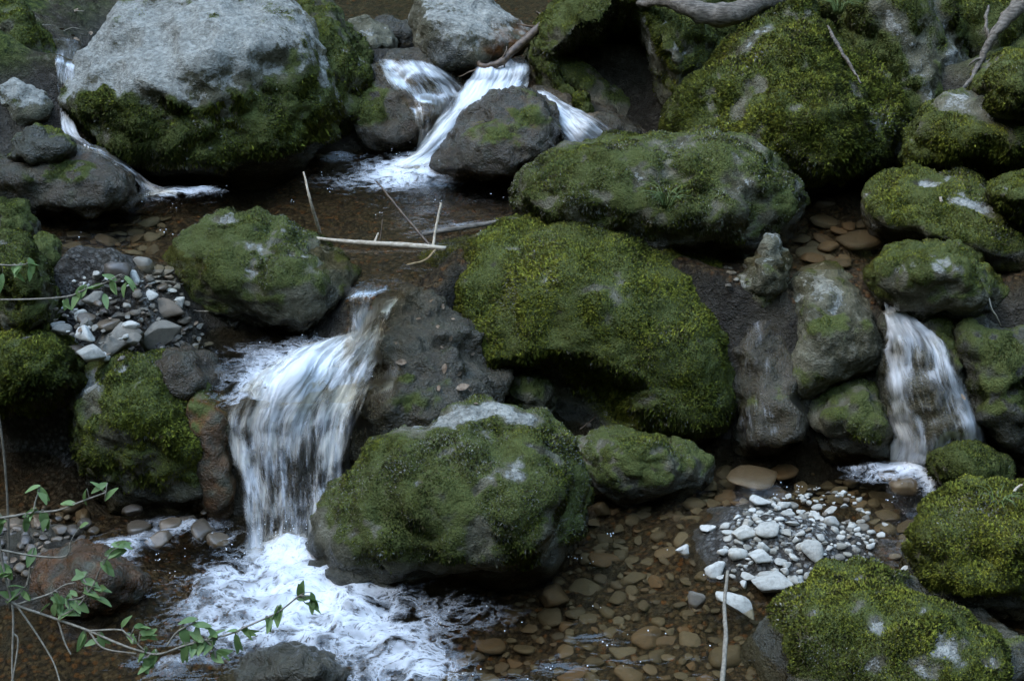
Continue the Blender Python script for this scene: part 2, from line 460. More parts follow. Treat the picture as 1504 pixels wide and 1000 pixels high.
def build_ground():
    xs = np.concatenate([np.linspace(-44, -4.6, 50), np.arange(-4.5, -2.4, .06), np.arange(-2.4, 2.4, .018), np.arange(2.4, 4.5, .06), np.linspace(4.6, 44, 50)])
    ys = np.concatenate([np.linspace(-44, 3, 60), np.arange(3.06, 4.2, .05), np.arange(4.2, 6.4, .018), np.arange(6.4, 9.8, .03), np.arange(9.85, 12, .1), np.linspace(12.2, 55, 50)])
    X, Y = np.meshgrid(xs, ys)
    Z = ground_z(X, Y)
    ny, nx = X.shape
    idx = np.arange(nx * ny).reshape(ny, nx)
    F = np.stack([idx[:-1, :-1], idx[:-1, 1:], idx[1:, 1:], idx[1:, :-1]], -1).reshape(-1, 4)
    Fc = (np.abs(X[:-1, :-1]) < 4.4) & (Y[:-1, :-1] > 2.9) & (Y[:-1, :-1] < 12)
    V = np.stack([X, Y, Z], -1).reshape(-1, 3)
    s1 = interp(X, STEP1); s2 = interp(X, STEP2)
    lvl = np.where(Y < s1, 0.0, np.where(Y < s2 - .1, .70, 1.05))
    wet = 1 - sstep(lvl + .0, lvl + .13, Z)
    wet = np.maximum(wet, np.exp(-((Y - s1) / .3) ** 2) * .85)
    grav = 1 - sstep(lvl - .03, lvl + .02, Z)
    gy, gx = np.gradient(Z); gy /= np.gradient(ys)[:, None]; gx /= np.gradient(xs)[None]
    slope = np.sqrt(gx * gx + gy * gy)
    grav = grav * (1 - sstep(.45, .9, slope))
    gc = on_z(1155, 800, 0)
    grit = np.exp(-(((X - gc[0]) ** 2 + (Y - gc[1]) ** 2) / .42 ** 2) ** 2) * sstep(.0, .03, Z)
    gc = on_z(150, 470, .6)
    grit = np.maximum(grit, .6 * np.exp(-(((X - gc[0]) ** 2 + (Y - gc[1]) ** 2) / .4 ** 2) ** 2))
    F = F.reshape(ny - 1, nx - 1, 4)
    tag(mesh_obj("stream_bed", V, F[Fc], BED, attrs={"wet": wet.ravel(), "gravel": grav.ravel(), "grit": grit.ravel(), "bank": (sstep(1.7, 2.5, np.abs(X)) * sstep(.0, .2, Z - lvl)).ravel()}), kind="structure")
    tag(mesh_obj("hillside", V, F[~Fc], HILL), kind="structure")
build_ground()
# ---------------------------------------------------------------- boulders
def hull_planes(P):
    bm = bmesh.new()
    for p in P: bm.verts.new(p)
    bmesh.ops.convex_hull(bm, input=bm.verts)
    bm.normal_update()
    c = np.mean(P, axis=0)
    out = []
    fs = sorted(bm.faces, key=lambda f: -f.calc_area())
    for f in fs:
        n = np.array(f.normal); d = (np.array(f.verts[0].co) - c) @ n
        if d < 0: n, d = -n, -d
        if f.calc_area() < 1e-6 or d < 1e-4: continue
        for q in out:
            if q[0] @ n > .985:
                q[1] = max(q[1], d); break
        else: out.append([n, d])
    bm.free()
    return c, np.array([q[0] for q in out]), np.array([q[1] for q in out])

RNG = np.random.RandomState(11)
ROCKS = {}
def rock(key, name, label, sil, base, t, front=None, back=.75, p=26, lvl=6, rough=1.0, moss=(0.0, .5), mlen=.011, mdens=1.0, hang=.35,
         wet=(0.0, .10), pale=-.6, paleup=.5, rust=0.0, patches=(), carve=(), cat="boulder", tint=0.0, parent=None, group=None, wetall=0.0, D=None, mnoise=1.0, dry=0.0):
    """sil: the outline measured in the photograph; front: (px, py, f) ridges standing f*t in front of the outline's own depth; base: (px, py, z) of its foot"""
    sil = np.array(sil, float)
    if D is None: D = depth_at(*base) + t * .6
    cen = sil.mean(0)
    S = [on_depth(x, y, D) for x, y in sil]
    if front is None:
        front = [(*(cen + (s - cen) * .6), .85) for s in sil[::2]] + [(*cen, 1.0)]
    S += [on_depth(x, y, D - f * t) for x, y, f in front]
    S += [on_depth(*(cen + (s - cen) * back), D + t * .9) for s in sil]
    S = np.array(S)
    c, Np, d = hull_planes(S)
    U, F = ico(lvl)
    ext = (S.max(0) - S.min(0)) / 2
    Dr = U * ext; Dr /= np.linalg.norm(Dr, axis=1)[:, None]
    q = np.maximum(Dr @ (Np / d[:, None]).T, 1e-4)
    qm = q.max(1)
    r = 1 / (qm * ((q / qm[:, None]) ** p).sum(1) ** (1 / p))
    V = c + Dr * r[:, None] * 1.055
    size = float(np.median(ext))
    seed = (sum(ord(ch) * (i + 3) for i, ch in enumerate(key)) % 97)
    # shape noise: broad swelling, broken facets, pits
    n, _ = vnormals(V, F)
    V = V + n * (size * .10 * rough * fbm(V / size * 1.3, 2, seed))[:, None]
    rid = 1 - np.abs(noise3(V / size * 2.4, seed + 31)) * 2
    V = V + n * (size * .06 * rough * rid)[:, None]
    for (cx, cy, dd, rx, ry, rz) in carve:     # hollows: centre (px, py, depth offset in m), radii in px, px, m
        cc = on_depth(cx, cy, D + dd); s = px_size(D)
        Q = V - cc
        a = Q @ RIGHT / (rx * s); b = Q @ UP / (ry * s); w = Q @ FWD
        a = a + .22 * noise3(V * 6, seed + 61); b = b + .22 * noise3(V * 6, seed + 62)
        k = np.clip(1 - a * a - b * b, 0, 1)
        tgt = rz * np.sqrt(k)
        push = np.where((w < tgt) & (w > -3 * rz) & (k > 0), tgt - w, 0)
        V = V + FWD * push[:, None]
    n, _ = vnormals(V, F)
    V = V + n * (.016 * rough * fbm(V * 9, 3, seed + 3) + .022 * rough * (.4 - np.abs(fbm(V * 5.5, 3, seed + 6))) + .007 * rough * noise3(V * 34, seed + 5))[:, None]
    n, _ = vnormals(V, F)
    px, py, dep = project(V)
    front_facing = (n @ FWD) < .25
    # moss, pale crust, wetness, rust
    mv = moss[0] + moss[1] * n[:, 2] + mnoise * (.55 * fbm(V * 3.2, 3, seed + 8) + .35 * fbm(V * 13, 3, seed + 9))
    pv = pale + paleup * n[:, 2] + .5 * fbm(V * 4.0, 3, seed + 15) * (pale > -1.5)
    rv = np.full(len(V), float(rust))
    wv = np.zeros(len(V))
    if wet: wv = 1 - sstep(wet[0], wet[0] + wet[1] * 1.6, V[:, 2] + .05 * noise3(V * 7, seed + 4))
    wkill = wv.copy()
    wv = np.maximum(wv, wetall)
    spots = sstep(.40, .8, fbm(V * 9.5, 4, seed + 77, .65) + .3 * noise3(V * 2, seed + 78))
    mv = mv - .9 * spots; pv = pv + .45 * spots * (pale > -1.5)
    for pa in patches:                           # (px, py, rx, ry, what, amount[, angle])
        x0, y0, rx, ry, what, am = pa[:6]
        an = math.radians(pa[6]) if len(pa) > 6 else 0
        dx, dy = px - x0, py - y0
        ex, ey = (dx * math.cos(an) + dy * math.sin(an)) / rx + .6 * noise3(V * 12, seed + 71), (-dx * math.sin(an) + dy * math.cos(an)) / ry + .6 * noise3(V * 15, seed + 72)
        g = np.exp(-(ex * ex + ey * ey) ** .95) * front_facing * am
        if what == 'moss': mv = mv + g
        if what == 'pale': pv = pv + g * .75; mv = mv - g * 1.1
        if what == 'wet': wv = np.maximum(wv, g); mv = mv - g
        if what == 'rust': rv = rv + g; mv = mv - g
        if what == 'bare': mv = mv - g
    mm = sstep(-.38, .42, mv) * (1 - sstep(.35, .75, wkill))
    wv = wv * (1 - .8 * mm)
    pv = pv * (1 - .0 * mm)
    V = V + n * (mm * (.010 + .014 * noise3(V * 11, seed + 21) + .008 * noise3(V * 30, seed + 22)))[:, None]
    o = mesh_obj(name, V, F, ROCK, None, attrs={"moss": mm, "pale": np.clip(pv, -1, 1), "wet": np.clip(wv, 0, 1), "rust": np.clip(rv, 0, 1)})
    cb = V.mean(0); cb[2] = V[:, 2].min()
    recenter(o, cb)
    tag(o, label, cat, group)
    ROCKS[key] = dict(o=o, V=V, F=F, n=n, D=D, mm=mm)
    if moss[0] > -3: moss_coat(o, V, F, n, mm, mlen, mdens, hang, tint, seed, dry)
    return o

def moss_coat(o, V, F, n, mm, mlen, dens, hang, tint, seed, dry=0.0):
    rs = np.random.RandomState(seed + 100)
    fn = np.cross(V[F[:, 1]] - V[F[:, 0]], V[F[:, 2]] - V[F[:, 0]])
    ar = np.linalg.norm(fn, axis=1) / 2
    fn /= (2 * ar[:, None] + 1e-12)
    C = V[F].mean(1)
    px, py, d = project(C)
    view = (C - CAM) / np.linalg.norm(C - CAM, axis=1)[:, None]
    vis = ((fn * view).sum(1) < .35) & (px > -200) & (px < 1704) & (py > -150) & (py < 1150) & (C[:, 2] > -.05)
    m = mm[F].mean(1)
    w = ar * np.where(m > .06, m ** 1.3, 0) * vis
    if w.sum() < 1e-4: return
    D = float(np.median(d[vis])) if vis.any() else 6
    count = int(w.sum() * 125000 * dens * (6.0 / max(D, 3.5)) ** 1.2)
    count = min(count, 320000)
    fi = rs.choice(len(F), count, p=w / w.sum())
    b = rs.random((count, 3)); b = -np.log(b + 1e-9); b /= b.sum(1)[:, None]
    P = (V[F[fi]] * b[:, :, None]).sum(1)
    Nn = (n[F[fi]] * b[:, :, None]).sum(1)
    tn = rs.normal(size=(count, 3))
    cl = np.stack([noise3(P * 26, seed + k) for k in (1, 2, 3)], 1)     # neighbouring fronds lean the same way: clumps
    steep = 1 - np.clip(Nn[:, 2], -.3, 1)
    dr = Nn * .8 + tn * .38 + cl * .55 + np.array((0, 0, -1.0)) * (hang * steep)[:, None]
    dr /= np.linalg.norm(dr, axis=1)[:, None]
    under = sstep(.15, -.35, Nn[:, 2])
    L = mlen * .70 * (.55 + .9 * rs.random(count)) * (1 + 1.3 * under * (hang > .3)) * (.6 + .5 * m[fi]) * (1 + .55 * noise3(P * 7, seed + 55))
    side = np.cross(dr, rs.normal(size=(count, 3))); side /= np.linalg.norm(side, axis=1)[:, None] + 1e-9
    W = L * (.24 + .20 * rs.random(count))
    P = P - Nn * .003
    a = P - side * W[:, None]; c_ = P + side * W[:, None]; tip = P + dr * L[:, None]
    VV = np.stack([a, c_, tip], 1).reshape(-1, 3)
    FF = np.arange(count * 3).reshape(-1, 3)
    lean = Nn * .68 + dr * .42 + rs.normal(size=(count, 3)) * .30
    lean /= np.linalg.norm(lean, axis=1)[:, None]
    tv = .42 + tint + .50 * fbm(P * 2.2, 2, seed + 41) + .30 * noise3(P * 14, seed + 42) + .22 * rs.normal(size=count) + .10 * Nn[:, 2]  # upward-facing fronds run lighter: top light painted into the tint
    var = rs.random(count) * .86 + .32 * fbm(P * 4, 3, seed + 50) + .16 * (1 - m[fi]) + dry
    mo = mesh_obj("moss", VV, FF, MOSS, o, smooth=False, attrs={"tint": np.repeat(np.clip(tv, 0, 1), 3), "var": np.repeat(var, 3), "lean": np.repeat(lean, 3, axis=0)})
    mo["kind"] = "stuff"
    return mo

ZL, ZG, ZM, ZU = 0.0, .42, .70, 1.05
# back left: big pale-topped boulder
rock("big_pale", "boulder", "huge boulder with smooth pale grey top and dark mossy front, behind the pool",
     [(104, 150), (128, 98), (168, 32), (215, 2), (300, -6), (390, 4), (440, 30), (462, 78), (478, 130), (474, 182), (448, 225), (400, 262), (300, 268), (200, 250), (150, 205), (112, 172)],
     (330, 268, ZM), .5, front=[(118, 150, .55), (180, 138, .85), (255, 118, .95), (335, 88, .95), (425, 66, .7), (455, 80, .5), (150, 195, .65), (220, 228, .75), (330, 230, .75), (430, 200, .6), (460, 130, .5)],
     p=33, dry=0.06, moss=(-.12, .12), hang=.9, wet=(ZM, .16), pale=.05, paleup=.75, mlen=.014, mdens=.8,
     patches=[(260, 60, 190, 62, 'pale', .75), (190, 110, 90, 40, 'pale', .6), (330, 60, 120, 50, 'pale', .5), (405, 45, 40, 28, 'moss', .5), (440, 95, 40, 60, 'moss', .6), (300, 190, 230, 60, 'moss', .8), (145, 150, 40, 25, 'moss', .5), (258, 88, 16, 8, 'moss', 1.2), (268, 40, 14, 12, 'bare', .6)], tint=-.12)
rock("behind_pale", "mossy_boulder", "dark rounded moss boulder tucked against the right side of the huge pale boulder",
     [(415, 22), (440, 10), (470, 10), (505, 32), (535, 75), (548, 120), (540, 190), (500, 225), (440, 220), (420, 120)], (490, 222, ZM), .4,
     moss=(.2, .35), tint=-.1, wet=(ZM, .1), mdens=.9)
rock("grey_stub", "rock", "small lumpy grey rock at the lip of the upper pool, left of the cascade",
     [(500, 50), (515, 32), (545, 30), (570, 45), (582, 72), (575, 92), (530, 90), (505, 75)], (545, 90, 1.02), .2, lvl=5, moss=(-.9, .3), pale=-.25)
rock("dark_stub", "rock", "dark reddish wet stone between the grey lip rock and the pale slab",
     [(545, 40), (560, 28), (605, 34), (622, 52), (612, 78), (570, 72)], (590, 76, 1.0), .16, lvl=5, moss=(-4, 0), wetall=.8, rust=.15)
rock("pale_slab", "rock_slab", "tilted pale grey slab standing in the upper pool above the cascade",
     [(618, -10), (700, -14), (742, 40), (778, 50), (762, 78), (728, 92), (690, 112), (640, 112), (612, 78), (606, 30)], (690, 104, 1.03), .34,
     front=[(625, 18, .7), (690, 52, .9), (735, 62, .6), (700, 92, .75), (640, 92, .8), (715, 75, .7)], p=30, moss=(-.75, .2), pale=.2, paleup=.5, rough=.7,
     patches=[(690, 25, 60, 45, 'pale', .7), (655, 38, 16, 25, 'moss', .7, -50), (705, 45, 20, 8, 'moss', .8), (755, 60, 26, 22, 'rust', .9), (735, 76, 25, 9, 'rust', .9), (650, 80, 45, 26, 'wet', .9)])
# wet rock under the left cascade and the block in the middle of it
rock("cascade_left", "wet_rock", "brown sloping rock washed by the left strand of the upper cascade",
     [(545, 92), (590, 78), (650, 95), (690, 130), (680, 165), (640, 205), (615, 222), (575, 225), (520, 215), (500, 180), (520, 130)], (590, 225, ZM), .34,
     front=[(560, 110, .4), (620, 115, .5), (640, 160, .8), (600, 200, .9), (555, 205, .8), (530, 170, .7)],
     moss=(-.7, .2), wet=(ZM, .2), wetall=.7, rust=.2, patches=[(545, 175, 45, 42, 'moss', .75), (530, 140, 25, 40, 'moss', .6), (620, 150, 50, 50, 'rust', .35)], mlen=.010)
rock("cascade_block", "wet_rock", "dark pitted brown block in the middle of the upper cascade",
     [(640, 240), (672, 208), (690, 165), (715, 140), (750, 133), (785, 142), (805, 168), (822, 195), (818, 225), (795, 252), (760, 266), (700, 266)], (720, 264, ZM), .36,
     front=[(725, 158, .5), (775, 160, .6), (790, 195, .85), (740, 180, .8), (700, 205, .75), (670, 240, .75), (730, 250, .95), (785, 240, .9)], p=24,
     rough=1.25, moss=(-.62, .25), wet=(ZM, .12), wetall=.7, rust=.3, mlen=.009, patches=[(765, 170, 28, 14, 'moss', .9), (745, 200, 60, 20, 'moss', .35)])
rock("cascade_right", "wet_rock", "low brown wet ramp of rock under the right strand of the cascade",
     [(775, 140), (830, 140), (880, 165), (930, 190), (965, 212), (900, 235), (830, 235), (790, 200)], (880, 226, ZM), .3, moss=(-.9, .2), wet=(ZM, .3), wetall=.55, rust=.3)
# overhanging mossy boulder with the cave
rock("overhang", "mossy_boulder", "mossy boulder arching over a black hollow beside the cascade",
     [(790, 60), (812, 20), (835, -20), (930, -40), (1010, -20), (1040, 60), (1020, 140), (985, 205), (930, 215), (870, 180), (815, 140), (780, 110)], (920, 205, .78), .6,
     front=[(815, 40, .6), (870, 15, .8), (940, 0, .9), (985, 50, 1.0), (990, 130, .9), (835, 110, .5), (865, 165, .6)], p=22, moss=(.15, .5), wet=(ZM, .12), pale=-.3, hang=.6, tint=-.02,
     patches=[(985, 100, 18, 55, 'pale', .5), (900, 8, 50, 30, 'moss', .5)],
     carve=[(922, 62, -.3, 42, 52, .7), (900, 108, -.3, 52, 52, .75), (935, 150, -.3, 66, 56, .8), (868, 96, -.3, 46, 48, .7)])
rock("overhang_skirt", "mossy_rock", "narrow mossy shoulder sloping down left of the black hollow",
     [(788, 72), (812, 62), (838, 92), (862, 140), (905, 178), (990, 208), (985, 226), (925, 205), (860, 165), (812, 122)], (900, 205, .85), .2, lvl=5, D=8.0,
     moss=(-.15, .5), wet=(.72, .1), wetall=.2, rust=.15, patches=[(835, 105, 22, 40, 'moss', .5, -60), (940, 200, 40, 20, 'bare', .9)])
rock("overhang_right", "mossy_boulder", "mossy lobe of boulder closing the black hollow on its right side",
     [(930, -20), (985, -40), (1045, 0), (1045, 90), (1005, 195), (985, 165), (955, 80)], (1000, 195, .85), .3, lvl=5, D=7.75, moss=(.1, .5), tint=-.05, pale=-.3, patches=[(955, 75, 8, 40, 'pale', .8, -20), (1000, 20, 40, 40, 'moss', .4)])
# right: great diagonal mossy slab and the lichened wall behind
rock("diag_slab", "mossy_boulder", "great wedge-shaped boulder under thick moss rising to a peak at the top right",
     [(975, 195), (1010, 160), (1060, 110), (1105, 62), (1150, 22), (1185, 5), (1205, 40), (1240, 100), (1280, 135), (1305, 160), (1330, 215), (1300, 250), (1220, 268), (1120, 262), (1020, 230)], (1200, 262, .78), .6,
     front=[(1000, 185, .3), (1060, 130, .45), (1130, 70, .45), (1180, 25, .2), (1190, 100, .7), (1180, 170, .95), (1240, 180, .95), (1110, 200, .8), (1210, 240, 1.0), (1290, 215, .7), (1060, 215, .6), (1095, 145, .7)],
     p=30, moss=(.45, .25), mlen=.016, hang=.5, pale=-.75, wet=(.72, .08), tint=.1,
     patches=[(1115, 52, 46, 9, 'pale', 1.2, -40), (1085, 158, 22, 9, 'pale', 1.0, -50), (1190, 20, 12, 14, 'pale', .7), (1195, 180, 40, 60, 'moss', .4)])
rock("lichen_wall", "lichened_boulder", "tall dark rock face streaked with pale lichen at the top right",
     [(1180, -20), (1230, -60), (1400, -60), (1440, 40), (1425, 110), (1400, 150), (1380, 210), (1330, 235), (1290, 190), (1250, 110), (1200, 40)], (1340, 235, .8), .6,
     front=[(1220, 20, .6), (1290, 10, .9), (1360, 20, .9), (1330, 110, 1.0), (1280, 120, .8), (1370, 150, .9), (1340, 200, .9)], D=7.95,
     p=22, moss=(.5, .2), mlen=.013, hang=.6, pale=-.12, paleup=-.1, tint=-.12, rough=1.3,
     patches=[(1300, 20, 16, 60, 'pale', .8, -35), (1340, 70, 14, 60, 'pale', .8, -30), (1385, 30, 14, 50, 'pale', .7, -25), (1405, 100, 22, 50, 'pale', .9, -25), (1365, 150, 12, 30, 'pale', .8, -30), (1260, 40, 15, 30, 'pale', .4), (1355, 200, 16, 10, 'pale', .6)])
rock("wall_far", "lichened_boulder", "shadowed lichen-spotted rock filling the corner behind the forked root",
     [(1380, -30), (1450, -60), (1540, -40), (1540, 140), (1460, 170), (1400, 140), (1375, 60)], (1440, 168, .95), .6, D=8.3, lvl=5,
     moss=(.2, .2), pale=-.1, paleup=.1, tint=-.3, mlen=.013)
# right bank
rock("flat_top", "mossy_boulder", "flat-topped grey boulder with a mossy rim and black undercut on the right bank",
     [(1325, 235), (1350, 190), (1365, 165), (1410, 138), (1480, 130), (1540, 150), (1540, 260), (1450, 282), (1360, 278)], (1400, 275, .8), .5,
     front=[(1345, 215, .5), (1368, 180, .7), (1420, 190, .95), (1480, 205, 1.05), (1530, 215, .9), (1355, 245, .35), (1420, 260, .35), (1480, 262, .35)], p=34,
     moss=(.05, .1), pale=-.1, paleup=.4, hang=.7, wet=(.7, .1),
     patches=[(1430, 158, 50, 14, 'pale', .7, 12), (1470, 170, 30, 14, 'pale', .5), (1400, 178, 40, 12, 'moss', .6, 14), (1470, 205, 40, 14, 'moss', .8), (1345, 215, 22, 28, 'moss', .7)])
rock("bank_dark", "mossy_rock", "small dark moss-capped rock perched on the flat-topped boulder at the edge",
     [(1452, 120), (1470, 98), (1500, 92), (1545, 100), (1545, 170), (1500, 178), (1465, 165)], (1490, 172, 1.1), .25, lvl=5, moss=(.15, .4), tint=-.2, D=6.75)
rock("bank_back", "mossy_rock", "mossy ledge below the forked root, above the flat-topped boulder",
     [(1420, 135), (1440, 105), (1480, 85), (1540, 75), (1540, 140), (1470, 140)], (1460, 138, 1.1), .3, lvl=5, moss=(.2, .4), tint=0, D=7.3)
rock("long_mossy", "mossy_boulder", "long low boulder under bright moss on the right bank",
     [(1278, 315), (1290, 275), (1320, 260), (1375, 262), (1430, 280), (1504, 312), (1545, 335), (1545, 410), (1480, 398), (1400, 378), (1340, 355), (1290, 338)], (1350, 362, .68), .42,
     front=[(1300, 315, .5), (1350, 330, .8), (1430, 350, .95), (1510, 375, .9), (1330, 285, .5), (1440, 310, .7)], p=22, moss=(.0, .75), hang=.3, tint=.08, pale=-.3, wet=(.7, .06),
     patches=[(1360, 272, 22, 7, 'pale', 1.0), (1430, 300, 42, 10, 'pale', 1.0, 22), (1470, 312, 18, 7, 'pale', .8, 25), (1350, 340, 40, 10, 'pale', .3), (1400, 320, 80, 25, 'moss', .3, 15)])
rock("bank_edge", "mossy_rock", "round mossy rock at the frame edge just behind the long mossy boulder",
     [(1455, 285), (1475, 266), (1510, 262), (1545, 280), (1545, 330), (1490, 325)], (1490, 325, .85), .22, lvl=5, moss=(.2, .5), tint=-.05)
rock("oval_mossy", "mossy_boulder", "oval loaf-shaped mossy boulder above the right-hand waterfall",
     [(1276, 402), (1300, 380), (1345, 364), (1400, 370), (1440, 388), (1462, 412), (1460, 445), (1430, 465), (1390, 472), (1340, 462), (1290, 432)], (1370, 470, .55), .32,
     front=[(1300, 405, .6), (1350, 412, .9), (1420, 420, .9), (1340, 440, .7), (1420, 450, .6), (1360, 385, .5)], dry=0.1, moss=(.05, .55), tint=-.08, pale=-.35, hang=.3, wet=(.5, .08), mlen=.009,
     patches=[(1400, 392, 22, 5, 'pale', .6, 20)])
rock("grey_angular", "rock", "angular grey-green rock standing between the two right-hand seeps",
     [(1145, 520), (1150, 465), (1165, 410), (1180, 397), (1220, 400), (1265, 425), (1300, 460), (1308, 500), (1300, 545), (1240, 560), (1190, 585), (1145, 575)], (1180, 580, .2), .34,
     front=[(1172, 420, .5), (1215, 425, .6), (1205, 490, .95), (1160, 540, .6), (1270, 470, .9), (1290, 510, .9), (1230, 510, 1.0), (1180, 560, .9)], p=34, dry=0.1, rough=.75, moss=(-.42, .25), pale=-.15, paleup=.25, mlen=.009, tint=-.15,
     wet=(.1, .1), patches=[(1200, 418, 28, 20, 'pale', .5), (1160, 480, 8, 50, 'pale', .8, 12), (1221, 458, 7, 6, 'pale', 1.0), (1190, 555, 26, 14, 'moss', .7), (1195, 475, 30, 14, 'moss', .6), (1270, 450, 45, 25, 'bare', .6)],
     carve=[])
rock("grey_lower", "mossy_rock", "brown mossy rock beside the foot of the right-hand waterfall",
     [(1188, 610), (1215, 580), (1260, 562), (1295, 575), (1312, 620), (1318, 670), (1270, 675), (1215, 668)], (1260, 672, .02), .26, lvl=5, dry=0.1, moss=(.0, .4), tint=-.25, wet=(.02, .08), mlen=.009)
rock("stump_rock", "rock", "small stump-like weathered stone wedged in the gap below the big mossy boulder",
     [(1085, 430), (1105, 390), (1128, 350), (1142, 345), (1152, 380), (1148, 425), (1135, 450), (1100, 455)], (1120, 452, .52), .16, lvl=5, moss=(-.5, .35), pale=-.15, wet=None, rough=1.4, mlen=.008)
rock("fall_right_bed", "wet_rock", "dark wet rock under the right-hand waterfall",
     [(1300, 465), (1340, 455), (1395, 480), (1425, 560), (1445, 640), (1440, 690), (1370, 700), (1310, 680), (1300, 580)], (1370, 690, .0), .26,
     moss=(-.55, .3), wet=(.0, .1), wetall=.6, patches=[(1385, 500, 16, 30, 'moss', .7)], mlen=.008)
rock("right_shelf", "wet_rock", "dark wet shelf of rock at the edge right of the right-hand waterfall",
     [(1400, 470), (1470, 470), (1550, 480), (1550, 680), (1480, 680), (1430, 640), (1410, 560)], (1470, 670, .05), .4, moss=(-.3, .3), wetall=.75, tint=-.3, mlen=.009)
rock("dark_moss_low", "mossy_rock", "low very dark moss cushion rock at the foot of the right-hand waterfall",
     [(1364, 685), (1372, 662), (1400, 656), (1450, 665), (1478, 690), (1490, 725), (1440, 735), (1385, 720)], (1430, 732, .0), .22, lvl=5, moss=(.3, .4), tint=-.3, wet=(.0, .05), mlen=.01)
# lower right corner
rock("corner_back", "mossy_boulder", "bulky bright green moss boulder at the right edge below the dark moss cushion",
     [(1340, 790), (1360, 745), (1395, 716), (1440, 712), (1500, 725), (1560, 745), (1560, 930), (1470, 915), (1380, 890), (1345, 850)], (1360, 880, .0), .4,
     front=[(1365, 775, .5), (1420, 745, .6), (1480, 760, .8), (1540, 790, .9), (1400, 830, .9), (1470, 860, 1.0), (1370, 860, .6)], p=15, moss=(.45, .55), tint=.24, mlen=.014, hang=.25, wet=(.0, .06), rough=1.3,
     patches=[(1388, 820, 5, 16, 'pale', .9), (1490, 850, 20, 8, 'pale', .6), (1480, 752, 16, 7, 'bare', .7)])
rock("corner_front", "mossy_boulder", "wide mossy boulder with pale lichen blotches filling the lower right corner",
     [(1100, 960), (1135, 920), (1180, 870), (1225, 838), (1262, 836), (1310, 852), (1370, 880), (1440, 915), (1560, 965), (1560, 1080), (1300, 1110), (1090, 1060)], (1110, 1000, .0), .5,
     front=[(1150, 930, .35), (1240, 850, .3), (1260, 910, .7), (1350, 940, .85), (1450, 985, .9), (1180, 990, .7), (1300, 1010, 1.0), (1400, 1060, 1.0), (1140, 1030, .6)], p=19, moss=(.32, .5), tint=.16, mlen=.013, hang=.25, wet=(.0, .08), pale=-.5,
     patches=[(1290, 925, 14, 22, 'pale', 1.30, -20), (1400, 965, 55, 32, 'pale', 1.38, 25), (1350, 985, 26, 16, 'pale', 0.87, 40), (1285, 975, 22, 14, 'pale', 1.01, -30), (1262, 852, 7, 6, 'pale', 1.16), (1195, 900, 8, 6, 'pale', 1.01), (1350, 895, 12, 10, 'pale', 0.72, 30), (1105, 1000, 28, 60, 'bare', 1.0), (1470, 985, 60, 50, 'moss', .6), (1440, 935, 10, 8, 'pale', 1.01)])
# middle: boulder behind, great central boulder, front boulder
rock("mid_behind", "mossy_boulder", "broad mossy boulder with herbs growing on it, behind the great central boulder",
     [(756, 300), (768, 268), (800, 250), (850, 230), (920, 212), (1000, 205), (1080, 206), (1128, 215), (1150, 240), (1172, 268), (1180, 300), (1160, 340), (1120, 370), (1050, 375), (960, 365), (860, 345), (775, 325)], (960, 368, .66), .42,
     front=[(785, 290, .5), (840, 262, .55), (930, 240, .6), (1030, 240, .7), (1110, 240, .7), (860, 310, .8), (980, 310, 1.0), (1090, 310, 1.0), (1150, 300, .7), (1100, 355, .6), (800, 315, .5), (930, 350, .7)], p=24, dry=0.2, moss=(.05, .3), tint=-.1, mlen=.011, hang=.6, pale=-.3, paleup=.2,
     patches=[(900, 250, 60, 20, 'pale', .45, -15), (1010, 215, 60, 9, 'pale', .5), (1080, 255, 22, 30, 'pale', .7), (1120, 212, 20, 8, 'pale', .7), (960, 262, 30, 14, 'pale', .3), (840, 262, 50, 14, 'moss', .3)], wet=(.7, .05))
rock("central", "mossy_boulder", "great central boulder wholly clad in green moss, arching over a dark hollow",
     [(560, 450), (590, 412), (640, 378), (715, 350), (790, 330), (850, 316), (918, 324), (982, 350), (1036, 370), (1080, 400), (1100, 445), (1106, 505), (1108, 565), (1102, 615), (1060, 645), (1000, 648), (880, 648), (760, 640), (715, 610), (690, 545), (650, 470)], (1060, 645, .02), .55,
     front=[(640, 440, .3), (680, 400, .25), (770, 362, .3), (862, 336, .35), (700, 470, .55), (770, 440, .75), (865, 430, .95), (930, 470, .95), (1000, 530, .95), (1050, 595, .85), (960, 400, .5), (1030, 450, .45), (900, 540, .95), (740, 530, .75), (1072, 540, .5), (980, 600, .9)],
     p=34, rough=.6, moss=(.5, .35), tint=.14, mlen=.012, hang=.75, pale=-.7, wet=(.0, .08),
     patches=[(815, 375, 24, 8, 'pale', .8, 60), (810, 400, 9, 22, 'pale', .7, 15), (765, 368, 26, 5, 'pale', .6, 5), (805, 425, 7, 16, 'pale', .7), (905, 430, 5, 20, 'pale', .6, -25), (690, 385, 8, 20, 'pale', .5, 25), (710, 465, 4, 12, 'pale', .8), (980, 500, 5, 6, 'pale', .7), (690, 350, 20, 8, 'pale', .4, -25), (770, 575, 70, 44, 'bare', 1.2), (830, 615, 90, 34, 'bare', 1.2)],
     carve=[(815, 612, -.60, 120, 84, .5), (745, 580, -.50, 50, 46, .4)])
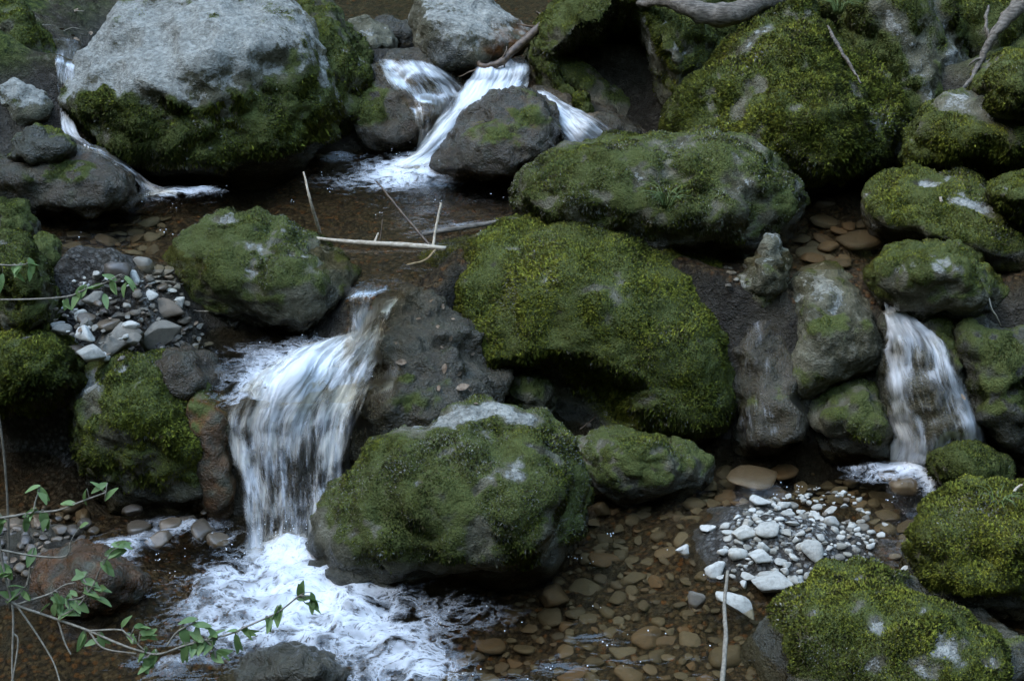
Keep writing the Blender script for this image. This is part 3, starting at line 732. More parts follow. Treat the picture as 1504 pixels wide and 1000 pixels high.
rock("front", "mossy_boulder", "large front boulder with olive moss and a pale bare crest, between fall and gravel",
     [(455, 800), (475, 750), (510, 705), (560, 665), (620, 630), (690, 603), (745, 602), (795, 615), (822, 650), (845, 700), (858, 745), (845, 800), (800, 840), (720, 862), (620, 872), (520, 862), (470, 835)], (640, 868, -.02), .42,
     front=[(500, 740, .4), (560, 690, .5), (640, 645, .4), (740, 622, .3), (800, 640, .4), (620, 730, .85), (720, 720, .95), (800, 730, .8), (560, 800, .9), (680, 815, 1.0), (780, 800, .85), (500, 820, .7)],
     p=19, dry=0.26, moss=(.18, .4), tint=-.02, mlen=.010, hang=.4, pale=-.45, wet=(.0, .10), mnoise=1.1,
     patches=[(690, 609, 64, 9, 'pale', 2.3, -12), (770, 615, 26, 8, 'pale', 2.1, 10), (765, 690, 26, 24, 'pale', 1.0, 30), (740, 700, 14, 10, 'pale', .6), (805, 795, 18, 34, 'pale', 1.1), (720, 780, 6, 14, 'pale', .8), (705, 770, 10, 20, 'pale', .4, 30), (640, 860, 180, 26, 'bare', 1.0), (475, 790, 28, 50, 'bare', 1.2), (570, 690, 70, 26, 'moss', .35), (800, 740, 40, 60, 'moss', .3)])
rock("front_foot", "wet_rock", "low dark wet stone at the foot of the large front boulder beside the foam",
     [(462, 832), (500, 818), (560, 830), (600, 850), (590, 872), (520, 872), (475, 856)], (540, 870, -.04), .16, lvl=5, moss=(-4, 0), wetall=.95)
rock("cave_ball", "mossy_stone", "ball-shaped mossy stone sitting in the mouth of the hollow",
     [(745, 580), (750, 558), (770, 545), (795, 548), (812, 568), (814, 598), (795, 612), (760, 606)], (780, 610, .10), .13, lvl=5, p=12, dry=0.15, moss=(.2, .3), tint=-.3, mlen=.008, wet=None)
rock("cave_ball_right", "mossy_stone", "small pale-spotted mossy stone under the right lip of the great central boulder",
     [(942, 625), (955, 598), (985, 589), (1012, 595), (1026, 625), (1020, 650), (975, 652)], (985, 650, .05), .13, lvl=5, p=13, moss=(.0, .3), tint=-.25, pale=-.05, mlen=.008, wet=None, patches=[(1005, 620, 16, 12, 'pale', .5)])
rock("flat_mossy", "mossy_rock", "low flat mossy rock lying at the edge of the clear gravel pool",
     [(842, 680), (850, 650), (890, 638), (950, 645), (1005, 658), (1048, 684), (1030, 712), (960, 738), (890, 742), (855, 720)], (950, 738, -.02), .25, dry=0.22, moss=(.1, .6), tint=-.15, mlen=.008, p=16, wet=(.0, .09), patches=[(1000, 680, 40, 18, 'bare', .5), (925, 705, 8, 6, 'pale', .8)])
rock("litter_slope", "wet_rock", "dark wet sloping rock with leaf litter, right of the main fall",
     [(548, 500), (562, 460), (590, 438), (640, 445), (695, 490), (718, 550), (722, 640), (700, 710), (560, 730), (500, 710), (488, 650), (515, 570)], (600, 700, .0), .36, 
     front=[(590, 452, .1), (645, 465, .25), (560, 520, .6), (620, 530, .8), (690, 600, .7), (560, 600, .85), (620, 640, .9), (530, 660, .8)], p=24, rough=1.6,
     moss=(-.95, .3), tint=-.5, wetall=.95, rust=.2, wet=(.0, .2), mlen=.008, patches=[(590, 590, 45, 30, 'moss', .5), (640, 600, 40, 30, 'moss', .4), (660, 450, 25, 50, 'moss', .4)])
# left of the main fall
rock("pool_left", "mossy_boulder", "rounded mossy boulder with brown bare right flank between the two pools",
     [(240, 395), (255, 358), (280, 330), (330, 318), (385, 320), (430, 335), (475, 360), (508, 392), (520, 430), (510, 470), (470, 492), (400, 490), (330, 475), (275, 445)], (400, 490, .42), .36,
     front=[(265, 380, .5), (320, 345, .5), (400, 345, .5), (470, 380, .5), (330, 410, .9), (410, 420, 1.0), (480, 440, .8), (340, 450, .8), (430, 475, .8)], p=16, dry=0.22, moss=(.1, .45), tint=-.12, mlen=.009, hang=.3, pale=-.3, wet=(.42, .10),
     patches=[(330, 324, 20, 7, 'pale', 1.0), (365, 362, 12, 10, 'pale', .5), (430, 345, 40, 9, 'pale', .45, 25), (382, 362, 4, 5, 'pale', 1.0), (480, 380, 40, 22, 'bare', .8, 30), (490, 450, 30, 45, 'wet', .9), (420, 480, 110, 16, 'bare', 1.0)])
rock("left_pair_back", "mossy_boulder", "domed green moss boulder at the left edge above the dark hollow",
     [(-40, 540), (-20, 498), (20, 482), (55, 485), (92, 505), (120, 540), (125, 570), (100, 592), (40, 602), (-40, 600)], (60, 600, .35), .32, moss=(.35, .5), tint=.06, mlen=.012, wet=None, p=16)
rock("left_pair_front", "mossy_boulder", "mossy boulder with a pale left shoulder directly left of the main fall",
     [(100, 590), (112, 555), (145, 530), (190, 518), (230, 528), (255, 565), (275, 620), (305, 660), (335, 720), (330, 765), (240, 765), (150, 740), (110, 660)], (250, 765, .0), .40,
     front=[(130, 570, .4), (190, 545, .4), (230, 560, .5), (200, 610, .9), (255, 650, .9), (160, 640, .8), (300, 690, .7), (250, 720, .6), (180, 700, .45), (150, 600, .7)], p=19,
     moss=(.3, .4), tint=.08, mlen=.012, hang=.5, wet=(.0, .12), pale=-.4, patches=[(130, 560, 30, 22, 'pale', 1.0, -45), (150, 600, 30, 40, 'bare', .35), (225, 590, 50, 60, 'moss', .4, 40), (215, 740, 130, 42, 'bare', .9)])
rock("left_tall", "mossy_boulder", "mossy boulder at the left edge beside the stony shore of the middle pool",
     [(-40, 370), (0, 345), (30, 350), (55, 385), (75, 430), (82, 470), (50, 492), (-40, 500)], (40, 488, .58), .32, dry=0.06, moss=(.25, .4), tint=.0, mlen=.010, wet=None, pale=-.3, patches=[(62, 420, 14, 26, 'pale', .5, -30), (55, 460, 20, 20, 'bare', .4)])
rock("left_little", "mossy_rock", "little rounded mossy rock where the shore meets the middle pool",
     [(35, 385), (42, 362), (62, 351), (84, 362), (90, 385), (75, 402), (45, 402)], (66, 400, .68), .14, lvl=5, moss=(.1, .5), tint=-.12, mlen=.008, wet=(.68, .05))
rock("left_lump", "mossy_rock", "lumpy grey-brown rock at the left edge of the middle pool",
     [(-30, 300), (0, 296), (35, 304), (58, 328), (55, 350), (10, 360), (-30, 355)], (30, 356, .7), .2, lvl=5, moss=(-.1, .5), tint=-.15, mlen=.008, wet=(.7, .05))
rock("left_log_rock", "wet_rock", "long dark rock with a strip of bright moss, left of the middle pool",
     [(-40, 250), (20, 245), (70, 238), (110, 226), (145, 224), (175, 240), (200, 275), (208, 300), (150, 316), (60, 320), (-40, 318)], (130, 316, ZM), .3,
     front=[(0, 265, .8), (70, 265, .9), (130, 248, .6), (165, 262, .8), (60, 295, .9), (150, 295, .9)], moss=(-.65, .25), wetall=.85, wet=(ZM, .1), rust=.3, mlen=.009, tint=.05, p=21,
     patches=[(60, 262, 45, 12, 'moss', .9, -8), (105, 250, 26, 12, 'moss', .9), (100, 230, 40, 6, 'rust', .6)])
rock("left_dark_cap", "wet_rock", "small dark rock with a thin moss cap above the long dark rock",
     [(12, 232), (22, 205), (50, 192), (85, 198), (112, 218), (108, 236), (50, 240)], (60, 238, .92), .16, lvl=5, moss=(-.35, .5), wetall=.8, tint=.1, mlen=.008)
rock("left_pale_block", "rock", "pale-topped angular rock at the left edge beside the little side cascade",
     [(-40, 140), (-5, 108), (18, 103), (55, 125), (88, 152), (86, 178), (60, 200), (-40, 205)], (30, 198, .85), .28, lvl=5, p=27, moss=(-.45, .2), pale=.0, paleup=.4, patches=[(40, 135, 50, 22, 'pale', .7, 30), (15, 150, 25, 12, 'moss', .5)], wet=(.8, .08), mlen=.009)
rock("left_top", "mossy_boulder", "brown mossy boulder at the top left corner above the side cascade",
     [(-40, -10), (0, 5), (28, 8), (55, 40), (70, 75), (80, 115), (60, 130), (-40, 120)], (40, 128, 1.0), .35, lvl=5, moss=(.0, .4), tint=-.1, mlen=.012, wet=(1.0, .08), patches=[(20, 30, 20, 14, 'pale', .5), (10, 100, 50, 20, 'bare', .5)])
# front left
rock("orange_rock", "wet_rock", "wet rust-orange rock showing above the water behind the leafy twigs",
     [(35, 870), (70, 815), (120, 797), (160, 812), (215, 850), (225, 880), (180, 902), (90, 912), (45, 905)], (150, 905, -.03), .2, lvl=5, moss=(-4, 0), wetall=.62, rust=1.0, p=18)
rock("front_dome", "wet_rock", "dark wet dome of rock at the bottom edge with foam sliding round it",
     [(320, 1000), (360, 965), (410, 950), (455, 952), (500, 975), (535, 1010), (500, 1050), (350, 1050)], (430, 1040, -.06), .22, lvl=6, moss=(-4, 0), wetall=.9, rust=.1, p=13)
rock("fall_spur", "wet_rock", "rusty wet spur of rock sloping beside the left edge of the main fall",
     [(258, 560), (285, 542), (318, 575), (338, 620), (352, 690), (362, 775), (330, 795), (290, 770), (262, 660)], (340, 755, .0), .26, moss=(-.7, .3), wetall=.55, rust=.7, rough=.8, mlen=.009)
rock("fall_stub", "wet_rock", "low brown rock shelf where the stony shore meets the main fall",
     [(190, 545), (225, 520), (268, 512), (305, 525), (322, 560), (300, 610), (250, 610), (200, 580)], (275, 605, .32), .26, lvl=5, moss=(-.8, .3), wetall=.7, rust=.4, rough=1.2)
rock("seep_rock", "wet_rock", "dark rock wall glistening with seeping water, right of the great central boulder",
     [(1075, 430), (1110, 420), (1155, 440), (1170, 520), (1185, 600), (1200, 655), (1140, 668), (1085, 660), (1070, 560)], (1140, 665, .0), .3,
     front=[(1100, 450, .3), (1140, 460, .35), (1110, 540, .6), (1150, 560, .65), (1160, 640, .95), (1110, 640, .9)], rough=.9, moss=(-.8, .25), wetall=.95, rust=.2, mlen=.008, patches=[(1092, 600, 20, 50, 'moss', .5)])
rock("gap_rock", "mossy_boulder", "dark mossy boulder added to darken the gap under the fallen grey log",
     [(985, 40), (1020, 5), (1070, -10), (1120, 10), (1125, 80), (1060, 140), (1000, 200), (970, 150)], (1020, 200, .85), .4, D=8.05, moss=(.1, .4), tint=-.3, mlen=.012)  # added boulder with darkened moss, keeps this gap black
# ---------------------------------------------------------------- water
from mathutils.bvhtree import BVHTree
def bvh(keys, ground=False):
    V = []; F = []; k = 0
    for q in keys:
        r = ROCKS[q]; V.append(r["V"]); F.append(r["F"] + k); k += len(r["V"])
    V = np.vstack(V); F = np.vstack(F)
    return BVHTree.FromPolygons([tuple(v) for v in V], [tuple(int(i) for i in f) for f in F])

def blob_field(P, blobs):
    px, py, _ = project(P)
    f = np.zeros(len(P))
    for b in blobs:
        x, y, rx, ry, am = b[:5]; an = math.radians(b[5]) if len(b) > 5 else 0
        dx, dy = px - x, py - y
        ex, ey = (dx * math.cos(an) + dy * math.sin(an)) / rx, (-dx * math.sin(an) + dy * math.cos(an)) / ry
        f = 1 - (1 - f) * (1 - am * np.exp(-(ex * ex + ey * ey)))
    return f
def pool(name, z, xs, ys, keep, blobs, rough0, rblobs=(), lift=.03):
    X, Y = np.meshgrid(xs, ys)
    V = np.stack([X, Y, X * 0 + z], -1).reshape(-1, 3)
    foam = blob_field(V, blobs)
    rough = np.clip(rough0 + blob_field(V, rblobs) if rblobs else np.full(len(V), rough0), 0, 1)
    rough = np.maximum(rough, foam)
    V[:, 2] += (.0008 + .011 * rough) * noise3(V * np.array((5, 9, 1)), 3) + lift * foam * (.6 + noise3(V * 9, 4) + .6 * noise3(V * 22, 5))
    ny, nx = X.shape
    idx = np.arange(nx * ny).reshape(ny, nx)
    F = np.stack([idx[:-1, :-1], idx[:-1, 1:], idx[1:, 1:], idx[1:, :-1]], -1).reshape(-1, 4)
    F = F[keep(X[:-1, :-1].ravel(), Y[:-1, :-1].ravel())]
    used = np.unique(F); re = -np.ones(len(V), int); re[used] = np.arange(len(used))
    return tag(mesh_obj(name, V[used], re[F], POOL, attrs={"foam": foam[used], "rough": rough[used]}), kind="structure")

LOWER_FOAM = [(425, 815, 50, 32, 1.0), (465, 862, 90, 40, .85), (400, 880, 95, 42, .5), (520, 915, 95, 42, .6), (590, 960, 70, 38, .5), (640, 985, 50, 26, .4), (330, 850, 60, 28, .5), (290, 900, 45, 22, .35), (350, 930, 90, 25, .45), (250, 975, 60, 16, .35),
              (200, 795, 60, 14, .60, -8), (270, 772, 60, 12, .5), (175, 812, 40, 12, .5, 30), (330, 790, 40, 10, .3), (440, 930, 120, 40, .4), (560, 1000, 90, 24, .4),
              (1335, 690, 52, 13, .95), (1365, 710, 16, 28, .6, -20), (1280, 700, 40, 10, .35), (1260, 688, 26, 4, .4), (1480, 730, 20, 6, .5), (560, 868, 60, 6, .3), (720, 905, 60, 24, .16), (640, 900, 70, 40, .2)]
MID_FOAM = [(615, 240, 48, 16, 1.0, -8), (590, 258, 60, 13, .7), (560, 272, 70, 9, .4), (480, 228, 46, 9, .5), (255, 284, 48, 7, .85, -4), (300, 280, 30, 4, .5), (345, 254, 34, 4, .5), (890, 222, 60, 6, .5), (660, 335, 50, 6, .35, -10), (560, 240, 40, 10, .35), (495, 265, 60, 10, .12)]
LEDGE_FOAM = [(440, 535, 60, 34, .8, -25), (395, 560, 45, 26, .65), (500, 500, 30, 16, .5), (370, 520, 50, 16, .25), (330, 545, 50, 30, .12), (360, 590, 40, 25, .4)]
pool("lower_pool", ZL, np.arange(-2.4, 2.5, .014), np.arange(3.3, 6.3, .014), lambda x, y: y < interp(x, STEP1) + .35, LOWER_FOAM, .06, [(420, 880, 200, 90, .6), (250, 800, 140, 50, .4)])
pool("middle_pool", ZM, np.arange(-3.2, 2.9, .018), np.arange(5.2, 8.1, .018), lambda x, y: (y > interp(x, STEP1) + .12) & (y < interp(x, STEP2) + .3) & ~((x < -.62) & (y < 5.86)), MID_FOAM, .18, [(600, 260, 160, 40, .5), (270, 285, 120, 25, .35), (560, 420, 60, 25, .4)], .025)
pool("upper_pool", ZU, np.arange(-4.2, 4.3, .04), np.arange(7.2, 11.5, .03), lambda x, y: y > interp(x, STEP2) + .3, [], .3, [(740, 90, 60, 20, .4)], 0)
pool("ledge_pool", ZG, np.arange(-1.45, -.42, .012), np.arange(5.12, 5.95, .012), lambda x, y: (y > interp(x, [(-1.45, 5.4), (-1.2, 5.25), (-1.1, 5.2), (-.62, 5.22), (-.4, 5.5)])), LEDGE_FOAM, .6, (), .03)

def fall(name, rows, foam_f, nu=60, nv=110, cling=None, layers=2, gap=.012, rel=.018, off=.012, lift=.0, ground=False):
    """rows: (xl, yl, xr, yr, z) crosswise lines measured down the fall; the sheet runs smoothly through them"""
    R = np.array(rows, float)
    pts = np.array([[on_z(r[0], r[1], r[4]), on_z(r[2], r[3], r[4])] for r in R])
    Lc = curve_pts(pts[:, 0], nv); Rc = curve_pts(pts[:, 1], nv)
    nv = len(Lc)
    u = np.linspace(0, 1, nu)
    tree = bvh(cling) if cling else None
    VV = []; FF = []; A = {k: [] for k in ("u", "v", "foam", "layer", "edge")}
    k0 = 0
    for ly in range(layers):
        P = Lc[:, None] * (1 - u)[None, :, None] + Rc[:, None] * u[None, :, None]
        w = np.linalg.norm(Rc - Lc, axis=1)
        mid = (Lc + Rc) / 2
        s = np.concatenate([[0], np.cumsum(np.linalg.norm(np.diff(mid, axis=0), axis=1))])
        Uc = (u[None] - .5) * (0.4 * w.mean() + .6 * w)[:, None]
        Vc = np.repeat(s[:, None], nu, 1)
        P = P.reshape(-1, 3)
        if tree is not None:
            for i in range(len(P)):
                d = Vector(P[i] - CAM); L = d.length; d.normalize()
                h = tree.ray_cast(Vector(CAM), d, 30)
                if h[0] is not None and abs(h[3] - L) < .45:
                    P[i] = np.array(h[0]) - np.array(d) * off
            Pg = P.reshape(nv, nu, 3)          # settle the drape
            for _ in range(22):
                Pg[1:-1, 1:-1] = .5 * Pg[1:-1, 1:-1] + .125 * (Pg[:-2, 1:-1] + Pg[2:, 1:-1] + Pg[1:-1, :-2] + Pg[1:-1, 2:])
            P = Pg.reshape(-1, 3)
        if ground:                               # lie on the bed where the bed stands higher
            ts = np.linspace(.86, 1.0, 60)
            best = np.ones(len(P))
            for t in ts[::-1]:
                Q = CAM + (P - CAM) * t
                best = np.where(ground_z(Q[:, 0], Q[:, 1]) > Q[:, 2], t, best)
            P = CAM + (P - CAM) * (best - .002)[:, None]
            Pg = P.reshape(nv, nu, 3)
            for _ in range(14):
                Pg[1:-1, 1:-1] = .4 * Pg[1:-1, 1:-1] + .15 * (Pg[:-2, 1:-1] + Pg[2:, 1:-1] + Pg[1:-1, :-2] + Pg[1:-1, 2:])
                Pg[1:-1, 0] = .4 * Pg[1:-1, 0] + .3 * (Pg[:-2, 0] + Pg[2:, 0]); Pg[1:-1, -1] = .4 * Pg[1:-1, -1] + .3 * (Pg[:-2, -1] + Pg[2:, -1])
            P = Pg.reshape(-1, 3)
        G = P.reshape(nv, nu, 3)
        tu = np.gradient(G, axis=1); tv = np.gradient(G, axis=0)
        n = np.cross(tu, tv).reshape(-1, 3); n /= np.linalg.norm(n, axis=1)[:, None] + 1e-9
        n *= np.sign(-(n @ FWD))[:, None]
        Q = np.stack([Uc.ravel() * 20, Vc.ravel() * 3, np.full(P.shape[0], ly * 3.3)], 1)
        uu = np.tile(u, nv); vv = np.repeat(np.linspace(0, 1, nv), nu)
        fo = foam_f(uu, vv)
        P = P + n * (np.clip(fo * 1.6, .15, 1) * rel * (noise3(Q * .6, 11) + .6 * noise3(Q * 1.5, 12) + .25 * noise3(Q * 4, 13)) + gap * ly + lift)[:, None]
        ragged = .10 * noise3(np.stack([Vc.ravel() * 9, uu * 2, uu * 0 + ly], 1), 17)
        ed = sstep(0, .12, np.minimum(uu, 1 - uu) + ragged) * sstep(0, .2 if name == 'water_chute' else .12, vv + ragged * .6) * sstep(0, .07, 1 - vv + ragged * .5) 
        A["u"].append(Uc.ravel()); A["v"].append(Vc.ravel()); A["foam"].append(fo); A["edge"].append(ed); A["layer"].append(np.full(len(P), ly * .37))
        idx = np.arange(nu * nv).reshape(nv, nu)
        FF.append(np.stack([idx[:-1, :-1], idx[:-1, 1:], idx[1:, 1:], idx[1:, :-1]], -1).reshape(-1, 4) + k0)
        VV.append(P); k0 += len(P)
    return tag(mesh_obj(name, np.vstack(VV), np.vstack(FF), FALL, attrs={k: np.concatenate(a) for k, a in A.items()}), kind="structure")
G_ = lambda x, c, w: np.exp(-((x - c) / w) ** 2)
# main fall: chute from the middle pool, then the broad white fall
fall("water_chute", [(500, 420, 606, 424, .715), (506, 440, 590, 440, .70), (512, 465, 572, 468, .63), (508, 500, 562, 505, .55), (488, 535, 548, 545, .47), (450, 565, 530, 580, .43)],
     lambda u, v: .06 + .30 * sstep(.18, .38, v) + .25 * sstep(.5, .95, v) + .2 * G_(u, .3, .25), layers=2, ground=True, cling=["litter_slope", "pool_left"])
fall("waterfall", [(505, 488, 562, 468, .54), (450, 508, 560, 500, .50), (375, 555, 548, 545, .44), (330, 612, 530, 604, .35), (336, 650, 514, 650, .27), (347, 700, 504, 700, .17), (358, 750, 497, 750, .08), (362, 800, 490, 794, -.01), (366, 826, 488, 818, -.07)],
     lambda u, v: .43 + .40 * G_(v, .24, .2) * G_(u, .45, .4) + .22 * G_(u, .10, .10) * sstep(.45, .7, v) + .16 * G_(u, .85, .12) * sstep(.5, .75, v) - .10 * G_(u, .62, .16) * sstep(.45, .7, v) + .4 * sstep(.86, 1, v) - .15 * sstep(.12, .0, v) - .2 * sstep(.2, .0, u) * sstep(.45, .2, v), layers=2, rel=.034, gap=.014, nu=90, nv=150, ground=True)
fall("water_film", [(546, 500, 592, 498, .58), (544, 520, 590, 520, .53), (535, 560, 585, 560, .44), (520, 610, 570, 610, .33), (505, 680, 545, 680, .18)],
     lambda u, v: .12 + .12 * G_(u, .2, .3), cling=["litter_slope"], layers=1, nu=30, nv=60, rel=.006)
# upper cascade
fall("upper_cascade", [(692, 92, 782, 88, 1.06), (694, 108, 780, 104, 1.045), (682, 125, 776, 122, 1.0), (660, 155, 768, 150, .94), (638, 180, 742, 172, .88), (620, 208, 705, 200, .81), (596, 232, 676, 228, .74), (566, 250, 660, 250, .70)],
     lambda u, v: .66 + .25 * G_(u, .3, .3) + .3 * sstep(.75, 1, v) - .35 * sstep(.12, 0, v), layers=2, rel=.018)
fall("left_cascade", [(548, 86, 640, 92, 1.03), (556, 104, 668, 112, .99), (575, 128, 690, 134, .93), (600, 160, 688, 160, .87), (614, 195, 664, 192, .79), (610, 228, 656, 224, .71)],
     lambda u, v: .34 + .25 * G_(v, .12, .12) * G_(u, .45, .4) + .25 * G_(u, .85, .2) + .45 * sstep(.72, .95, v), cling=["cascade_left"], layers=2, rel=.008, gap=.006, off=.03)
fall("lip_spill", [(600, 56, 622, 58, 1.06), (604, 72, 620, 74, 1.02), (604, 90, 622, 92, .98)], lambda u, v: .5 + 0 * u, nu=20, nv=30, layers=1, rel=.006)
fall("right_cascade", [(776, 136, 800, 132, .98), (786, 150, 838, 156, .92), (806, 172, 872, 172, .86), (822, 195, 905, 190, .79), (826, 224, 960, 212, .71)],
     lambda u, v: .5 + .3 * G_(u, .35, .3) - .15 * sstep(.5, 1, v) * u, cling=["cascade_right"], layers=2, rel=.010, gap=.008, off=.03)
# little side cascade on the left
fall("side_cascade", [(82, 58, 120, 62, 1.13), (80, 85, 118, 92, 1.09), (82, 110, 112, 115, 1.04), (84, 140, 110, 142, .99), (88, 170, 108, 176, .93), (94, 195, 120, 202, .88), (112, 212, 146, 222, .84), (150, 232, 190, 245, .78), (196, 262, 225, 270, .73), (204, 290, 270, 288, .70)],
     lambda u, v: .32 + .3 * G_(v, .5, .1) + .25 * G_(v, .22, .06) + .2 * G_(v, 1, .1), layers=2, rel=.012, nu=36, cling=["left_log_rock"], ground=True)
# right-hand fall and the seep
fall("right_waterfall", [(1298, 444, 1322, 450, .60), (1300, 470, 1350, 474, .55), (1302, 505, 1388, 505, .46), (1302, 560, 1412, 560, .33), (1304, 610, 1436, 606, .2), (1308, 655, 1452, 640, .08), (1306, 700, 1420, 694, -.03)],
     lambda u, v: .45 + .3 * G_(v, .12, .15) * G_(u, .5, .4) + .22 * G_(u, .08, .12) + .2 * G_(u, .85, .14) - .12 * G_(u, .5, .2) * sstep(.3, .5, v) + .2 * sstep(.8, 1, v), cling=["fall_right_bed"], layers=2, rel=.012)
fall("seep_film", [(1096, 446, 1148, 448, .58), (1092, 490, 1158, 490, .47), (1088, 550, 1170, 550, .32), (1086, 610, 1186, 610, .15), (1086, 655, 1198, 655, .02)],
     lambda u, v: .20 + .12 * G_(u, .35, .2), cling=["seep_rock"], layers=1, rel=.006, nu=36, nv=70)
# ---------------------------------------------------------------- pebbles, cobbles, shore stones
PEB = []
def pebble_mesh(i, flat, ang):
    U, F = ico(3)
    rs = np.random.RandomState(300 + i)
    V = U.copy()
    V = V * (1 + .16 * fbm(V * 1.1, 2, 60 + i))[:, None]
    for _ in range(ang):                       # knocked-off corners
        n = rs.normal(size=3); n /= np.linalg.norm(n); d = (.58 if ang < 8 else .42) + .25 * rs.random()
        h = V @ n - d
        V = V - np.where(h > 0, h * (.92 if ang < 8 else 1.0), 0)[:, None] * n
    V = V * (1 + .03 * noise3(V * 4, 70 + i))[:, None]
    V = V * np.array((1, .72 + .2 * rs.random(), flat))
    V /= np.abs(V).max()
    return V, F
for i in range(16):
    PEB.append(pebble_mesh(i, .5 + .28 * ((i * 7) % 5) / 4, 6 if i < 9 else 10))
_PM = {}
def pebble(name, label, cat, group, x, y, z, r, mat, var, rs, rz=None, tilt=.25, sq=1.0):
    key = (var, mat.name)
    if key not in _PM:
        V, F = PEB[var]
        o = mesh_obj(name, V, F, mat, smooth=var < 9); _PM[key] = o.data
    else:
        o = bpy.data.objects.new(name, _PM[key]); COL.objects.link(o)
    o.location = (x, y, z); o.scale = (r, r, r * sq)
    o.rotation_euler = (rs.normal() * tilt, rs.normal() * tilt, rs.random() * 6.28 if rz is None else rz)
    tag(o, label, cat, group)
    return o
def ground_at_px(px, py, z0):
    z = z0
    for _ in range(6):
        p = on_z(px, py, z); z = .5 * z + .5 * gz(p[0], p[1])
    return on_z(px, py, z)

rs = np.random.RandomState(5)
# the dry gravel bar: stones read off one by one (enlarged picture: origin 1000,660, scale 2.94)
BAR = [(155, 520, 95, 65), (345, 475, 95, 55), (245, 460, 85, 85), (300, 558, 75, 60), (372, 553, 80, 65), (275, 375, 100, 70), (380, 355, 110, 40), (462, 283, 58, 48),
       (590, 298, 70, 45), (645, 280, 60, 30), (590, 262, 50, 25), (630, 520, 80, 60), (500, 570, 75, 75), (545, 590, 55, 35), (448, 528, 45, 48),
       (408, 525, 35, 40), (550, 548, 45, 40), (195, 333, 50, 30), (245, 297, 45, 40), (290, 325, 45, 40), (250, 405, 40, 35), (290, 425, 42, 38),
       (355, 425, 50, 50), (365, 290, 35, 50), (340, 318, 35, 30), (425, 305, 40, 30), (478, 325, 60, 35), (440, 245, 60, 40), (350, 235, 90, 30), (420, 257, 30, 25), (690, 385, 40, 35),
       (690, 420, 50, 30), (640, 430, 35, 25), (580, 405, 40, 35), (605, 383, 40, 35), (525, 425, 50, 50), (490, 470, 50, 30), (765, 370, 40, 25), (815, 430, 40, 28),
       (865, 385, 40, 20), (880, 362, 30, 25), (720, 455, 40, 28), (725, 488, 40, 30), (170, 568, 40, 25), (230, 525, 25, 20),
       (225, 550, 30, 18), (270, 600, 40, 35), (185, 450, 60, 50), (190, 730, 35, 30), (205, 365, 60, 26), (205, 385, 40, 22), (310, 265, 35, 25), (455, 365, 60, 35),
       (500, 300, 40, 24), (520, 275, 40, 20), (330, 345, 30, 22), (430, 490, 60, 30), (460, 500, 40, 30), (590, 570, 50, 30), (670, 355, 40, 24), (740, 335, 40, 22), (620, 405, 30, 26)]
SPECIAL = [  # x, y, w, h, variant, label
    (650, 320, 66, 66, 2, "round flat white disc-like pebble on the far side of the gravel bar"),
    (575, 460, 125, 105, 12, "largest angular pale stone on the gravel bar, leaning against the mossy corner boulder"),
    (395, 618, 185, 80, 13, "flat pale-topped slab stone at the near edge of the gravel bar"),
    (125, 348, 76, 66, 10, "black and white angular stone alone at the left tip of the gravel bar"),
    (8, 468, 60, 50, 11, "lone white chip of stone sticking out of the clear water left of the gravel bar"),
    (235, 775, 190, 70, 14, "jagged flat stone with a white top beside the upright bare stick"),
    (75, 730, 80, 85, 9, "dark wet angular stone standing in the water left of the upright bare stick"),
    (800, 525, 62, 46, 13, "white block of stone just behind the peak of the mossy corner boulder"),
    (965, 572, 48, 30, 11, "small pale stone wedged between the two mossy corner boulders"),
    (785, 342, 66, 42, 5, "smooth grey-brown oval stone at the right end of the gravel bar"),
    (680, 470, 60, 30, 6, "flat brown stone beside the largest angular stone of the gravel bar"),
]
taken = []
def bar_stone(x, y, w, h, var, label, group, mat, small=False):
    px, py = 1000 + x / 2.94, 660 + y / 2.94
    p = ground_at_px(px, py, .05)
    r = w / 2.94 / 2 * px_size(depth_at(px, py, .05)) * 1.18
    sq = float(np.clip(h / w * 1.15, .55, 1.25))
    z = max(p[2], .0) + r * (.2 if not small else .15)
    taken.append((p[0], p[1], r))
    return pebble("pebble" if w < 90 else "stone", label, "pebble" if w < 90 else "stone", group, p[0], p[1], z, r, mat, var, rs, rz=rs.normal() * .5, sq=sq)
for x, y, w, h, v, lab in SPECIAL:
    bar_stone(x, y, w, h, v, lab, None, GREYSTONE if ("dark" in lab or "brown" in lab) else WHITESTONE)
for i, (x, y, w, h) in enumerate(BAR):
    bar_stone(x, y, w, h, int(rs.randint(0, 16)) if i != 2 else 3, "pale rounded pebble lying in the dry heap of the gravel bar", "pale pebbles of the gravel bar", WHITESTONE)
n = 0
for _ in range(4000):
    if n >= 200: break
    a = rs.random() * 6.28; q = math.sqrt(rs.random())
    x = 455 + 330 * q * math.cos(a) + 60 * q; y = 400 + 200 * q * math.sin(a)
    w = rs.uniform(14, 38) * (1 if rs.random() < .8 else 1.3)
    px, py = 1000 + x / 2.94, 660 + y / 2.94
    p = ground_at_px(px, py, .05); r = w / 2.94 / 2 * px_size(5.7)
    if any((p[0] - a_) ** 2 + (p[1] - b_) ** 2 < (.66 * (r + c_)) ** 2 for a_, b_, c_ in taken): continue
    bar_stone(x, y, w, w * rs.uniform(.6, 1), int(rs.randint(0, 16)), "small pebble among the larger stones of the dry gravel bar", "small pebbles of the gravel bar", WHITESTONE if rs.random() < .68 else GREYSTONE, True); n += 1

